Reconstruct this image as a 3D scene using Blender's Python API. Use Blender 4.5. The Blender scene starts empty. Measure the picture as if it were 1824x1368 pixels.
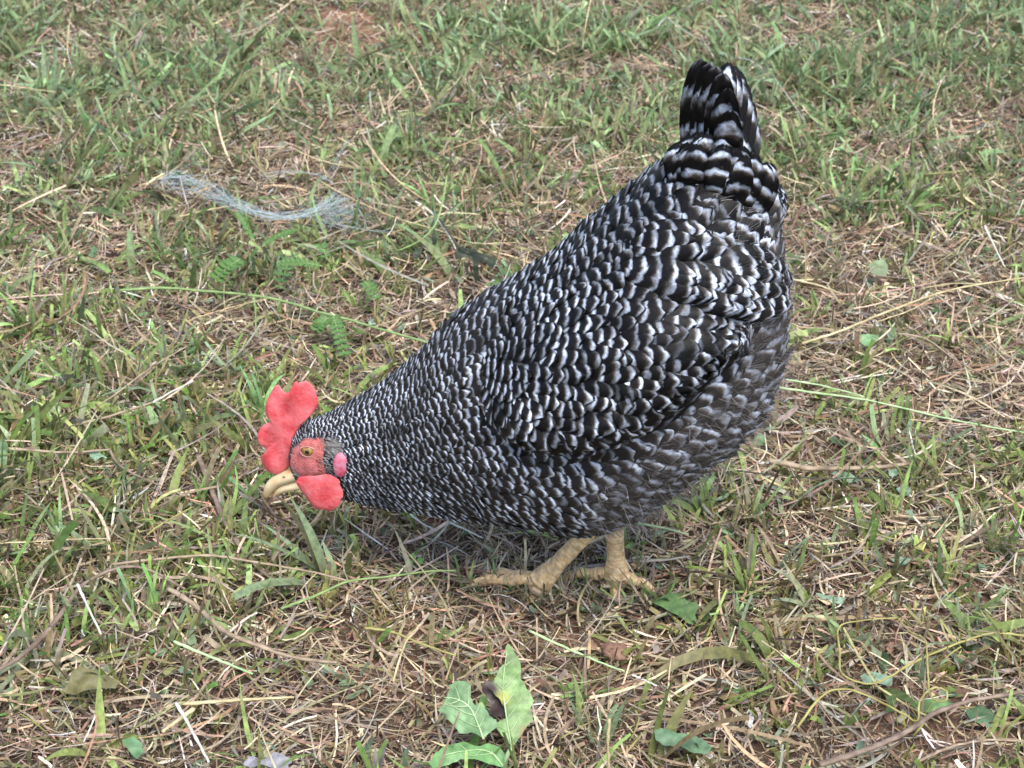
import bpy, bmesh, math, random
import numpy as np
from mathutils import Vector, Matrix
from mathutils.bvhtree import BVHTree
random.seed(11)
rng = np.random.default_rng(7)
scene = bpy.context.scene
COL = scene.collection

# ------------------------------------------------------------------ camera, world, sun, exposure
PITCH = math.radians(28.0)                    # camera looks down by this much
HFOV = math.radians(30.0)
CAM = Vector((0.0, -1.35, 0.914))
cam_d = bpy.data.cameras.new('camera'); cam = bpy.data.objects.new('camera', cam_d); COL.objects.link(cam)
cam.location = CAM; cam.rotation_euler = (math.pi/2 - PITCH, 0, 0)
cam_d.sensor_width = 36; cam_d.angle = HFOV
cam_d.clip_start = 0.02; cam_d.clip_end = 400
cam_d.dof.use_dof = True; cam_d.dof.focus_distance = 1.52; cam_d.dof.aperture_fstop = 20
scene.camera = cam

SUN_EL, SUN_AZ = math.radians(62), math.radians(160)   # azimuth measured from +Y towards +X
world = bpy.data.worlds.new('World'); scene.world = world; world.use_nodes = True
wn = world.node_tree
sky = wn.nodes.new('ShaderNodeTexSky'); sky.sky_type = 'NISHITA'; sky.sun_disc = False
sky.sun_elevation = SUN_EL; sky.sun_rotation = SUN_AZ
sky.air_density = 1.0; sky.dust_density = 2.4; sky.ozone_density = 1.0
bg = wn.nodes['Background']; bg.inputs['Strength'].default_value = 0.13
wn.links.new(sky.outputs[0], bg.inputs['Color'])
sun_d = bpy.data.lights.new('sun', 'SUN'); sun = bpy.data.objects.new('sun', sun_d); COL.objects.link(sun)
sun_d.energy = 1.5; sun_d.angle = math.radians(30); sun_d.color = (1.0, 0.97, 0.92)
sd = Vector((math.sin(SUN_AZ)*math.cos(SUN_EL), math.cos(SUN_AZ)*math.cos(SUN_EL), math.sin(SUN_EL)))
sun.rotation_euler = sd.to_track_quat('Z', 'Y').to_euler(); sun.location = (0, 0, 4)
vs = scene.view_settings
vs.view_transform = 'Standard'; vs.look = 'None'; vs.gamma = 1; vs.use_curve_mapping = False; vs.exposure = 1.38
scene.render.film_transparent = False

# ------------------------------------------------------------------ photo pixel -> direction -> place
FPX = 912.0 / math.tan(HFOV/2)
_f = Vector((0, math.cos(PITCH), -math.sin(PITCH))); _u = Vector((0, math.sin(PITCH), math.cos(PITCH))); _r = Vector((1, 0, 0))
def ray(px, py):
    return (_r*((px-912)/FPX) + _u*((684-py)/FPX) + _f).normalized()
def on_plane(px, py, p0, n):
    d = ray(px, py); t = (Vector(p0) - CAM).dot(n) / d.dot(n)
    return CAM + d*t
def G(px, py, z=0.0):
    return on_plane(px, py, (0, 0, z), Vector((0, 0, 1)))
def to_px(x, y, z):                            # numpy, world -> photo pixel
    dx, dy, dz = x-CAM.x, y-CAM.y, z-CAM.z
    zc = dy*_f.y + dz*_f.z; yc = dy*_u.y + dz*_u.z
    return 912 + FPX*dx/zc, 684 - FPX*yc/zc

# ------------------------------------------------------------------ noise
def _hash(ix, iy, s):
    h = (ix.astype(np.int64)*374761393 + iy.astype(np.int64)*668265263 + s*974711) & 0x7fffffff
    h = ((h ^ (h >> 13))*1274126177) & 0x7fffffff
    return ((h ^ (h >> 16)) & 0xffff)/65535.0
def vnoise(x, y, s=0):
    x = np.asarray(x, float); y = np.asarray(y, float)
    ix = np.floor(x); iy = np.floor(y); fx = x-ix; fy = y-iy
    fx = fx*fx*(3-2*fx); fy = fy*fy*(3-2*fy)
    a = _hash(ix, iy, s); b = _hash(ix+1, iy, s); c = _hash(ix, iy+1, s); d = _hash(ix+1, iy+1, s)
    return (a*(1-fx)+b*fx)*(1-fy) + (c*(1-fx)+d*fx)*fy
def gh(x, y):                                  # height of the soil
    near = 1.0
    return 0.016*(vnoise(x*3.1, y*3.1, 1)-.5) + 0.010*(vnoise(x*9, y*9, 2)-.5) + 0.006*(vnoise(x*27, y*27, 3)-.5) - 0.004

# ------------------------------------------------------------------ materials
def new_mat(name):
    m = bpy.data.materials.new(name); m.use_nodes = True
    nt = m.node_tree; b = nt.nodes['Principled BSDF']
    return m, nt, b
def N(nt, t, **kw):
    n = nt.nodes.new(t)
    for k, v in kw.items(): setattr(n, k, v)
    return n
def ramp(nt, stops):
    r = N(nt, 'ShaderNodeValToRGB'); e = r.color_ramp.elements
    while len(e) < len(stops): e.new(.5)
    for el, (p, c) in zip(e, stops): el.position = p; el.color = (*c, 1)
    return r
def math_n(nt, op, a, b=None):
    n = N(nt, 'ShaderNodeMath', operation=op)
    for i, v in enumerate((a, b)):
        if v is None: continue
        if isinstance(v, (int, float)): n.inputs[i].default_value = v
        else: nt.links.new(v, n.inputs[i])
    return n.outputs[0]

def mat_simple(name, c1, c2, scale=60, rough=.6, bump=.2, sss=0, detail=4, spec=.3):
    m, nt, b = new_mat(name)
    tc = N(nt, 'ShaderNodeTexCoord'); no = N(nt, 'ShaderNodeTexNoise')
    no.inputs['Scale'].default_value = scale; no.inputs['Detail'].default_value = detail
    nt.links.new(tc.outputs['Object'], no.inputs['Vector'])
    r = ramp(nt, [(.35, c1), (.68, c2)]); nt.links.new(no.outputs[0], r.inputs[0]); nt.links.new(r.outputs[0], b.inputs['Base Color'])
    b.inputs['Roughness'].default_value = rough; b.inputs['Specular IOR Level'].default_value = spec
    if sss:
        b.inputs['Subsurface Weight'].default_value = sss; b.inputs['Subsurface Radius'].default_value = (1, .3, .2); b.inputs['Subsurface Scale'].default_value = .004
    if bump:
        n2 = N(nt, 'ShaderNodeTexNoise'); n2.inputs['Scale'].default_value = scale*5; n2.inputs['Detail'].default_value = 3
        nt.links.new(tc.outputs['Object'], n2.inputs['Vector'])
        bp = N(nt, 'ShaderNodeBump'); bp.inputs['Strength'].default_value = bump; bp.inputs['Distance'].default_value = .001
        nt.links.new(n2.outputs[0], bp.inputs['Height']); nt.links.new(bp.outputs[0], b.inputs['Normal'])
    return m

def mat_blade(name, trans=.25, rough=.5):      # colour from the strand's own attribute, fine veins, some light through
    m, nt, b = new_mat(name)
    at = N(nt, 'ShaderNodeAttribute', attribute_name='col')
    tc = N(nt, 'ShaderNodeTexCoord'); no = N(nt, 'ShaderNodeTexNoise'); no.inputs['Scale'].default_value = 180; no.inputs['Detail'].default_value = 3
    nt.links.new(tc.outputs['Object'], no.inputs['Vector'])
    mr = N(nt, 'ShaderNodeMapRange'); mr.inputs[1].default_value = .3; mr.inputs[2].default_value = .7; mr.inputs[3].default_value = .65; mr.inputs[4].default_value = 1.25
    nt.links.new(no.outputs[0], mr.inputs[0])
    mx = N(nt, 'ShaderNodeVectorMath', operation='SCALE'); nt.links.new(at.outputs['Color'], mx.inputs[0]); nt.links.new(mr.outputs[0], mx.inputs['Scale'])
    nt.links.new(mx.outputs[0], b.inputs['Base Color']); b.inputs['Roughness'].default_value = rough; b.inputs['Specular IOR Level'].default_value = .3
    tr = N(nt, 'ShaderNodeBsdfTranslucent'); nt.links.new(mx.outputs[0], tr.inputs['Color'])
    ms = N(nt, 'ShaderNodeMixShader'); ms.inputs[0].default_value = trans
    nt.links.new(b.outputs[0], ms.inputs[1]); nt.links.new(tr.outputs[0], ms.inputs[2])
    nt.links.new(ms.outputs[0], nt.nodes['Material Output'].inputs['Surface'])
    return m

def mat_soil():
    m, nt, b = new_mat('soil')
    tc = N(nt, 'ShaderNodeTexCoord')
    n1 = N(nt, 'ShaderNodeTexNoise'); n1.inputs['Scale'].default_value = 4; n1.inputs['Detail'].default_value = 8; n1.inputs['Roughness'].default_value = .7
    n2 = N(nt, 'ShaderNodeTexNoise'); n2.inputs['Scale'].default_value = 140; n2.inputs['Detail'].default_value = 6; n2.inputs['Roughness'].default_value = .75
    for n in (n1, n2): nt.links.new(tc.outputs['Object'], n.inputs['Vector'])
    r1 = ramp(nt, [(.35, (.075, .055, .042)), (.58, (.125, .085, .062)), (.76, (.24, .13, .085))]); nt.links.new(n1.outputs[0], r1.inputs[0])
    r2 = ramp(nt, [(.3, (.45, .45, .45)), (.7, (1.25, 1.2, 1.15))]); nt.links.new(n2.outputs[0], r2.inputs[0])
    mx = N(nt, 'ShaderNodeMix', data_type='RGBA', blend_type='MULTIPLY'); mx.inputs[0].default_value = 1
    at = N(nt, 'ShaderNodeAttribute', attribute_name='col'); rd = N(nt, 'ShaderNodeMix', data_type='RGBA'); nt.links.new(at.outputs['Fac'], rd.inputs[0]); nt.links.new(r1.outputs[0], rd.inputs[6]); rd.inputs[7].default_value = (.29, .165, .11, 1); nt.links.new(rd.outputs[2], mx.inputs[6]); nt.links.new(r2.outputs[0], mx.inputs[7]); nt.links.new(mx.outputs[2], b.inputs['Base Color'])
    b.inputs['Roughness'].default_value = .95; b.inputs['Specular IOR Level'].default_value = .1
    bp = N(nt, 'ShaderNodeBump'); bp.inputs['Strength'].default_value = .8; bp.inputs['Distance'].default_value = .004
    nt.links.new(n2.outputs[0], bp.inputs['Height']); nt.links.new(bp.outputs[0], b.inputs['Normal'])
    return m

def mat_feather():
    m, nt, b = new_mat('barred_feather')
    uv = N(nt, 'ShaderNodeUVMap', uv_map='UVMap'); sp = N(nt, 'ShaderNodeSeparateXYZ'); nt.links.new(uv.outputs[0], sp.inputs[0])
    at = N(nt, 'ShaderNodeAttribute', attribute_name='col'); sc = N(nt, 'ShaderNodeSeparateColor'); nt.links.new(at.outputs['Color'], sc.inputs[0])
    tc = N(nt, 'ShaderNodeTexCoord'); no = N(nt, 'ShaderNodeTexNoise'); no.inputs['Scale'].default_value = 130; no.inputs['Detail'].default_value = 3
    nt.links.new(tc.outputs['Object'], no.inputs['Vector'])
    u2 = math_n(nt, 'MULTIPLY', math_n(nt, 'MULTIPLY', sp.outputs[0], sp.outputs[0]), -.38)
    nz = math_n(nt, 'MULTIPLY', math_n(nt, 'SUBTRACT', no.outputs[0], .5), .7)
    arg = math_n(nt, 'ADD', math_n(nt, 'ADD', sp.outputs[1], u2), nz)
    fr = math_n(nt, 'FRACT', arg)
    rp = ramp(nt, [(0, (.007, .007, .009)), (.08, (.010, .009, .011)), (.16, (.32, .36, .43)), (.26, (.54, .61, .74)), (.37, (.31, .31, .32)), (.50, (.055, .044, .036)), (.64, (.009, .008, .008)), (1, (.006, .006, .007))])
    nt.links.new(fr, rp.inputs[0])
    # barbs: fine streaks running outwards from the shaft
    cb = N(nt, 'ShaderNodeCombineXYZ')
    au = math_n(nt, 'ABSOLUTE', sp.outputs[0])
    nt.links.new(math_n(nt, 'MULTIPLY', au, .6), cb.inputs[0])
    nt.links.new(math_n(nt, 'ADD', math_n(nt, 'MULTIPLY', sp.outputs[1], 9), math_n(nt, 'MULTIPLY', au, 7)), cb.inputs[1])
    nt.links.new(math_n(nt, 'MULTIPLY', sc.outputs[1], 40), cb.inputs[2])
    n3 = N(nt, 'ShaderNodeTexNoise'); n3.inputs['Scale'].default_value = 1.6; n3.inputs['Detail'].default_value = 2; nt.links.new(cb.outputs[0], n3.inputs['Vector'])
    mr = N(nt, 'ShaderNodeMapRange'); mr.inputs[1].default_value = .3; mr.inputs[2].default_value = .7; mr.inputs[3].default_value = .75; mr.inputs[4].default_value = 1.4
    nt.links.new(n3.outputs[0], mr.inputs[0])
    br = math_n(nt, 'MULTIPLY', mr.outputs[0], sc.outputs[0])
    mu = N(nt, 'ShaderNodeMapRange', interpolation_type='SMOOTHSTEP'); mu.inputs[1].default_value = .45; mu.inputs[2].default_value = 1.0; mu.inputs[3].default_value = 1; nt.links.new(math_n(nt, 'MINIMUM', math_n(nt, 'ADD', math_n(nt, 'MULTIPLY', sc.outputs[2], 4.2), .22), .95), mu.inputs[4]); nt.links.new(au, mu.inputs[0])
    n4 = N(nt, 'ShaderNodeTexNoise'); n4.inputs['Scale'].default_value = 75; n4.inputs['Detail'].default_value = 2; nt.links.new(tc.outputs['Object'], n4.inputs['Vector'])
    m4 = N(nt, 'ShaderNodeMapRange', interpolation_type='SMOOTHSTEP'); m4.inputs[1].default_value = .34; m4.inputs[2].default_value = .60; m4.inputs[3].default_value = .38; m4.inputs[4].default_value = 1.15; nt.links.new(n4.outputs[0], m4.inputs[0])
    br = math_n(nt, 'MULTIPLY', math_n(nt, 'MULTIPLY', br, mu.outputs[0]), m4.outputs[0])
    v1 = N(nt, 'ShaderNodeVectorMath', operation='SCALE'); nt.links.new(rp.outputs[0], v1.inputs[0]); nt.links.new(br, v1.inputs['Scale'])
    mx = N(nt, 'ShaderNodeMix', data_type='RGBA'); nt.links.new(sc.outputs[2], mx.inputs[0]); nt.links.new(v1.outputs[0], mx.inputs[6]); mx.inputs[7].default_value = (.12, .105, .098, 1)
    nt.links.new(mx.outputs[2], b.inputs['Base Color'])
    b.inputs['Roughness'].default_value = .5; b.inputs['Specular IOR Level'].default_value = .16
    bp = N(nt, 'ShaderNodeBump'); bp.inputs['Strength'].default_value = .35; bp.inputs['Distance'].default_value = .0006
    nt.links.new(n3.outputs[0], bp.inputs['Height']); nt.links.new(bp.outputs[0], b.inputs['Normal'])
    return m

M = {
 'soil': mat_soil(), 'feather': mat_feather(),
 'blade': mat_blade('grass_blade', .38, .45), 'litter': mat_blade('dry_litter', .12, .75), 'leaf': mat_blade('weed_leaf', .25, .42),
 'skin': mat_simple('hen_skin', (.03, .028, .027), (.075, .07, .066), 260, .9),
 'comb': mat_simple('red_comb', (.56, .065, .075), (.74, .19, .20), 70, .52, .75, .4, 5, spec=.3),
 'face': mat_simple('red_face', (.40, .12, .11), (.68, .20, .19), 150, .75, 1.2, .08, spec=.15),
 'lobe': mat_simple('pink_earlobe', (.58, .07, .12), (.55, .28, .36), 160, .5, .4, .2),
 'tuft': mat_simple('grey_ear_tuft', (.22, .19, .16), (.42, .38, .33), 160, .8, .3),
 'beak': mat_simple('horn_beak', (.48, .31, .13), (.72, .60, .40), 45, .4, .2, .1),
 'iris': mat_simple('amber_iris', (.17, .09, .02), (.34, .20, .05), 300, .12, 0, spec=.6),
 'lid': mat_simple('pale_eyelid', (.34, .15, .13), (.50, .26, .22), 200, .6, .3, .1),
 'pupil': mat_simple('black_pupil', (.003, .003, .003), (.006, .005, .005), 50, .06, 0, spec=.8),
 'leg': mat_blade('yellow_scaly_leg', 0, .5),
 'claw': mat_simple('horn_claw', (.16, .11, .07), (.30, .22, .14), 90, .4, .2),
 'twine': mat_simple('blue_grey_fibre', (.30, .38, .40), (.50, .57, .58), 200, .6, 0),
 'clod': mat_simple('red_clay_clod', (.15, .09, .065), (.28, .17, .12), 60, .95, .8, spec=.1),
}
def stalk_mat(name, c1, c2, trans=0):
    m = mat_simple(name, c1, c2, 70, .55, .4); return m
M['straw'] = stalk_mat('pale_straw', (.34, .27, .13), (.58, .50, .30))
M['straw_white'] = stalk_mat('bleached_stem', (.42, .40, .33), (.60, .58, .51))
M['straw_tan'] = stalk_mat('tan_stem', (.20, .145, .095), (.40, .31, .21))
M['straw_brown'] = stalk_mat('brown_twig', (.13, .09, .065), (.28, .21, .155))
M['stem_green'] = stalk_mat('green_stem', (.16, .24, .08), (.26, .36, .14))
M['stem_pale'] = stalk_mat('pale_green_stem', (.27, .40, .18), (.47, .58, .32))
M['tendril'] = stalk_mat('yellow_tendril', (.24, .20, .06), (.38, .36, .13))
M['stem_dark'] = stalk_mat('dark_stem', (.025, .03, .018), (.07, .07, .04))
M['stem_red'] = stalk_mat('reddish_petiole', (.09, .055, .03), (.16, .10, .05))

# ------------------------------------------------------------------ object helpers
def tag(o, label=None, cat=None, group=None, kind=None):
    if label: o['label'] = label
    if cat: o['category'] = cat
    if group: o['group'] = group
    if kind: o['kind'] = kind
    return o
def link(o, parent=None):
    COL.objects.link(o)
    if parent: o.parent = parent
    return o
def empty(name, loc=(0, 0, 0), rz=0, parent=None):
    o = bpy.data.objects.new(name, None); o.empty_display_size = .05; o.location = loc; o.rotation_euler = (0, 0, rz)
    return link(o, parent)
def quad_mesh(name, V, F, mat, col=None, uv=None, parent=None, smooth=True):
    me = bpy.data.meshes.new(name); V = np.asarray(V, np.float32); F = np.asarray(F, np.int32)
    k = F.shape[1]
    me.vertices.add(len(V)); me.vertices.foreach_set('co', V.ravel())
    me.loops.add(F.size); me.loops.foreach_set('vertex_index', F.ravel())
    me.polygons.add(len(F)); me.polygons.foreach_set('loop_start', np.arange(0, F.size, k, dtype=np.int32))
    me.update(calc_edges=True)
    if smooth: me.polygons.foreach_set('use_smooth', np.ones(len(F), bool))
    if col is not None:
        a = me.color_attributes.new('col', 'FLOAT_COLOR', 'POINT')
        c = np.ones((len(V), 4), np.float32); c[:, :3] = col; a.data.foreach_set('color', c.ravel())
    if uv is not None:
        l = me.uv_layers.new(name='UVMap'); l.data.foreach_set('uv', np.asarray(uv, np.float32)[F.ravel()].ravel())
    me.materials.append(mat); me.validate()
    return link(bpy.data.objects.new(name, me), parent)
class MB:
    """collects tubes, blobs and sheets; build() links them as one mesh object"""
    def __init__(s): s.v = []; s.f = []; s.c = []
    def grid(s, rows, col=(1, 1, 1), closed=False):
        b = len(s.v); R = len(rows); Cn = len(rows[0])
        for r in rows:
            for p in r: s.v.append(tuple(p)); s.c.append(col)
        for i in range(R-1):
            for j in range(Cn if closed else Cn-1):
                k = (j+1) % Cn
                s.f.append((b+i*Cn+j, b+i*Cn+k, b+(i+1)*Cn+k, b+(i+1)*Cn+j))
        return b
    def tube(s, pts, radii, n=7, col=(1, 1, 1), flat=1.0, cap=True):
        pts = [Vector(p) for p in pts]; rows = []
        up = Vector((0.03, .08, 1)).normalized()
        for i, p in enumerate(pts):
            d = (pts[min(i+1, len(pts)-1)] - pts[max(i-1, 0)])
            d = d.normalized() if d.length > 1e-9 else Vector((1, 0, 0))
            a = d.cross(up)
            if a.length < .15: a = d.cross(Vector((1, .1, 0)))
            a.normalize(); bb = a.cross(d).normalized(); r = radii[i]
            rows.append([p + a*(r*math.cos(t)) + bb*(r*flat*math.sin(t)) for t in [2*math.pi*k/n for k in range(n)]])
        b = s.grid(rows, col, True)
        if cap:
            s.f.append(tuple(b+k for k in range(n))[::-1]); e = b+(len(rows)-1)*n; s.f.append(tuple(e+k for k in range(n)))
    def blob(s, c, rx, ry, rz, mat3=None, nu=12, nv=8, fn=None, col=(1, 1, 1)):
        c = Vector(c); rows = []
        for i in range(nv+1):
            ph = math.pi*(i/nv); ph = min(max(ph, .02), math.pi-.02); row = []
            for j in range(nu):
                th = 2*math.pi*j/nu
                p = Vector((rx*math.sin(ph)*math.cos(th), ry*math.sin(ph)*math.sin(th), rz*math.cos(ph)))
                if fn: p = fn(p)
                if mat3: p = mat3 @ p
                row.append(c+p)
            rows.append(row)
        s.grid(rows, col, True)
    def build(s, name, mat, parent=None, smooth=True):
        me = bpy.data.meshes.new(name); me.from_pydata([tuple(v) for v in s.v], [], s.f); me.update()
        if smooth: me.polygons.foreach_set('use_smooth', np.ones(len(s.f), bool))
        a = me.color_attributes.new('col', 'FLOAT_COLOR', 'POINT')
        a.data.foreach_set('color', np.array([(*c, 1) for c in s.c], np.float32).ravel())
        me.materials.append(mat)
        return link(bpy.data.objects.new(name, me), parent)
def smooth_path(P, sub=6):
    P = [Vector(p) for p in P]
    if len(P) < 3: return [P[0].lerp(P[1], i/sub) for i in range(sub+1)]
    out = []
    for i in range(len(P)-1):
        p0 = P[max(i-1, 0)]; p1 = P[i]; p2 = P[i+1]; p3 = P[min(i+2, len(P)-1)]
        for k in range(sub):
            t = k/sub
            out.append(.5*((2*p1)+(p2-p0)*t+(2*p0-5*p1+4*p2-p3)*t*t+(3*p1-p0-3*p2+p3)*t**3))
    return out+[P[-1]]

# ------------------------------------------------------------------ the ground
BARE = [(650, 45, .20), (590, 45, .12), (1420, 810, .05), (1090, 1150, .07), (1000, 1110, .05), (700, 1150, .05), (1640, 1330, .08), (1720, 1090, .06), (1780, 300, .05), (1800, 610, .05), (760, 940, .04)]
BARE = [(*G(a, b)[:2], r*(1 if i < 2 else .7), 1.0 if i < 2 else .45) for i, (a, b, r) in enumerate(BARE)]
def bare_at(x, y):
    o = np.zeros_like(x)
    for bx, by, r, k in BARE: o = np.maximum(o, k*np.exp(-((x-bx)**2+(y-by)**2*.5)/(r*r)))
    return o
def axis(lo, hi, step, far):
    c = list(np.arange(lo, hi+1e-6, step)); s = step; a, b = lo, hi
    while b < far:
        s *= 1.28; a -= s; b += s; c = [a]+c+[b]
    return np.array(c)
gx = axis(-1.5, 1.5, .0125, 120); gy = axis(-.7, 2.6, .0125, 120)
X, Y = np.meshgrid(gx, gy); Z = gh(X, Y)
fade = np.clip(1-(np.maximum(np.abs(X)-3, 0)+np.maximum(np.abs(Y-1)-3, 0))/10, 0, 1); Z = Z*fade
nx, ny = len(gx), len(gy); idx = np.arange(nx*ny).reshape(ny, nx)
Fq = np.stack([idx[:-1, :-1], idx[:-1, 1:], idx[1:, 1:], idx[1:, :-1]], -1).reshape(-1, 4)
ground = quad_mesh('ground', np.stack([X, Y, Z], -1).reshape(-1, 3), Fq, M['soil'], np.repeat(bare_at(X, Y).reshape(-1, 1), 3, 1)); tag(ground, kind='structure')

# ------------------------------------------------------------------ grass and litter (nobody could count it)
GREEN = np.array([   # how green the turf is over the photographed patch, far rows first
 [1.1, 1.0, .50, .80, .95, .85, .80, .60], [.90, .66, .42, .55, .52, .46, .56, .48], [.52, .42, .30, .22, .20, .20, .26, .28],
 [.55, .46, .32, .22, .20, .18, .23, .30], [.44, .34, .26, .22, .17, .16, .20, .26], [.26, .19, .14, .13, .12, .10, .12, .13]])
def green_at(x, y):
    px, py = to_px(x, y, np.zeros_like(x))
    px = np.where(np.isfinite(px), px, 912); py = np.clip(py, -100, 1500)
    c = np.clip(px/228-.5, 0, 6.999); r = np.clip(py/228-.5, 0, 4.999)
    ci = c.astype(int); ri = r.astype(int); fc = c-ci; fr = r-ri
    g = GREEN
    return (g[ri, ci]*(1-fc)+g[ri, ci+1]*fc)*(1-fr)+(g[ri+1, ci]*(1-fc)+g[ri+1, ci+1]*fc)*fr
def spots(n):
    """places, densest in and round the patch the photograph shows, thinning out further off"""
    n = int(n*1.5); xs, ys = [], []
    for share, w0, wk, y0, y1 in ((.58, .46, .33, -.42, 1.95), (.26, .95, .45, -.8, 2.9), (.16, 3.2, .4, -1.2, 6.0)):
        k = int(n*share); y = rng.uniform(y0, y1, k*3); hw = w0+(y+.24)*wk
        keep = rng.uniform(0, hw.max(), k*3) < hw; y = y[keep][:k]; hw = hw[keep][:k]
        xs.append(rng.uniform(-1, 1, len(y))*hw); ys.append(y)
    x, y = np.concatenate(xs), np.concatenate(ys); o = rng.permutation(len(x))
    return x[o], y[o]
def strands(x, y, z0, az, pitch, L, W, K, bend, sag, roll, tipw, c0, c1, twist=None, kink=None):
    """vectorised ribbons: returns V, F, col"""
    n = len(x); t = np.linspace(0, 1, K)
    px = np.zeros((n, K)); py = px.copy(); pz = px.copy(); A = az[:, None]+bend[:, None]*t[None]
    if kink is not None: A = A + kink[:, None]*(t[None] > .5)
    Pm = pitch[:, None]+sag[:, None]*t[None]
    step = (L/(K-1))[:, None]
    dx = np.cos(Pm)*np.cos(A)*step; dy = np.cos(Pm)*np.sin(A)*step; dz = np.sin(Pm)*step
    px[:, 1:] = np.cumsum(dx[:, 1:], 1); py[:, 1:] = np.cumsum(dy[:, 1:], 1); pz[:, 1:] = np.cumsum(dz[:, 1:], 1)
    px += x[:, None]; py += y[:, None]; pz += z0[:, None]
    prof = (.75+.25*np.minimum(t/.3, 1))[None]*(1-(1-tipw[:, None])*np.clip((t[None]-.35)/.65, 0, 1)**1.6)
    hw = .5*W[:, None]*prof
    R = roll[:, None]+(0 if twist is None else twist[:, None]*t[None])
    sx = -np.sin(A)*np.cos(R)-np.cos(A)*np.sin(Pm)*np.sin(R); sy = np.cos(A)*np.cos(R)-np.sin(A)*np.sin(Pm)*np.sin(R); sz = np.cos(Pm)*np.sin(R)
    V = np.empty((n, K, 2, 3))
    for s_, sg in ((0, -1), (1, 1)):
        V[:, :, s_, 0] = px+sg*hw*sx; V[:, :, s_, 1] = py+sg*hw*sy; V[:, :, s_, 2] = pz+sg*hw*sz
    g = gh(V[..., 0], V[..., 1])+.0008; V[..., 2] = np.maximum(V[..., 2], g)
    base = (np.arange(n)*K*2)[:, None, None]; q = np.arange(K-1)[None, :, None]*2
    F = base+q+np.array([0, 1, 3, 2])[None, None]
    col = c0[:, None, None]*(1-t[None, :, None, None])+c1[:, None, None]*t[None, :, None, None]
    col = np.broadcast_to(col, (n, K, 2, 3))
    return V.reshape(-1, 3), F.reshape(-1, 4), col.reshape(-1, 3)
def join(parts):
    V = []; F = []; C = []; o = 0
    for v, f, c in parts: V.append(v); F.append(f+o); C.append(c); o += len(v)
    return np.concatenate(V), np.concatenate(F), np.concatenate(C)
def pick(pal, w, n, jit=.22):
    p = np.array(pal)[rng.choice(len(pal), n, p=np.array(w)/sum(w))]
    return np.clip(p*np.exp(rng.normal(0, jit, (n, 1)))*np.exp(rng.normal(0, .06, (n, 3))), .004, .60)
U = rng.uniform
DRY = [(.26, .205, .14), (.38, .31, .21), (.15, .105, .07), (.47, .41, .28), (.06, .043, .03), (.27, .175, .115), (.25, .23, .19), (.20, .19, .09), (.58, .54, .43)]
DRYW = [19, 18, 11, 15, 7, 11, 13, 10, 4]
def litter(n, Lr, Wr, zr, K, pal=DRY, w=DRYW, pit=.22, tip=(.2, 1)):
    x, y = spots(n)
    keep = U(0, 1, len(x)) > .92*bare_at(x, y)*(.4+.6*vnoise(x*40, y*40, 5)); x = x[keep]; y = y[keep]; n = len(x)
    L = U(*Lr, n)*U(.6, 1.2, n); W = U(*Wr, n)*U(.6, 1.1, n); az = U(0, 2*math.pi, n)
    c = pick(pal, w, n)*np.array([1.24, 1.18, 1.17]); c1 = c*U(.7, 1.25, (n, 1))
    z = gh(x, y)+U(zr[0], zr[1], n)
    return strands(x, y, z, az, rng.normal(0, pit, n), L, W, K, rng.normal(0, .55, n), rng.normal(0, .4, n), rng.normal(0, .5, n), U(*tip, n), c, c1, rng.normal(0, .8, n), np.where(U(0, 1, n) < .2, rng.normal(0, .9, n), 0))
P_ = [litter(80000, (.012, .042), (.0007, .0022), (0, .006), 4), litter(66000, (.016, .05), (.0009, .0028), (.001, .012), 5, pit=.32),
      litter(4200, (.05, .12), (.0012, .0032), (.006, .018), 7, DRY[:8], [20, 14, 14, 5, 6, 10, 14, 10], pit=.16), litter(8000, (.010, .026), (.003, .0065), (.001, .010), 3)]
fx, fy = [], []
for a_, b_, k_ in ((955, 1052, 90), (1096, 1056, 90), (1030, 1046, 60), (870, 1036, 60), (1150, 1056, 50)):      # thatch pressed up round the toes
    c_ = G(a_, b_); fx.append(rng.normal(c_.x, .022, k_)); fy.append(rng.normal(c_.y-.012, .014, k_))
fx, fy = np.concatenate(fx), np.concatenate(fy); n = len(fx); c = pick(DRY, DRYW, n)
P_.append(strands(fx, fy, gh(fx, fy)+U(.002, .010, n), U(0, 6.28, n), np.abs(rng.normal(.1, .4, n)), U(.015, .045, n), U(.0009, .0028, n), 5, rng.normal(0, .6, n), rng.normal(0, .5, n), rng.normal(0, .5, n), U(.2, 1, n), c, c))
V, F, C = join(P_)
tag(quad_mesh('dry_grass_litter', V, F, M['litter'], C), 'dry straw and dead clippings matted over the red soil', 'litter', kind='stuff')

# torn scraps of blue-green leaf lying in the litter
x, y = spots(1500); n = len(x)
c = pick([(.18, .26, .15), (.22, .31, .20), (.13, .21, .10), (.24, .31, .15)], [3, 2, 2, 1], n)
V, F, C = strands(x, y, gh(x, y)+U(.003, .012, n), U(0, 6.28, n), rng.normal(0, .25, n), U(.006, .018, n), U(.003, .010, n), 4, rng.normal(0, .5, n), rng.normal(0, .7, n), rng.normal(0, .35, n), U(.2, .9, n), c, c*.9, rng.normal(0, .8, n))
tag(quad_mesh('leaf_scraps', V, F, M['leaf'], C), 'small torn blue green leaf scraps scattered through the litter', 'leaf litter', kind='stuff')

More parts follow.
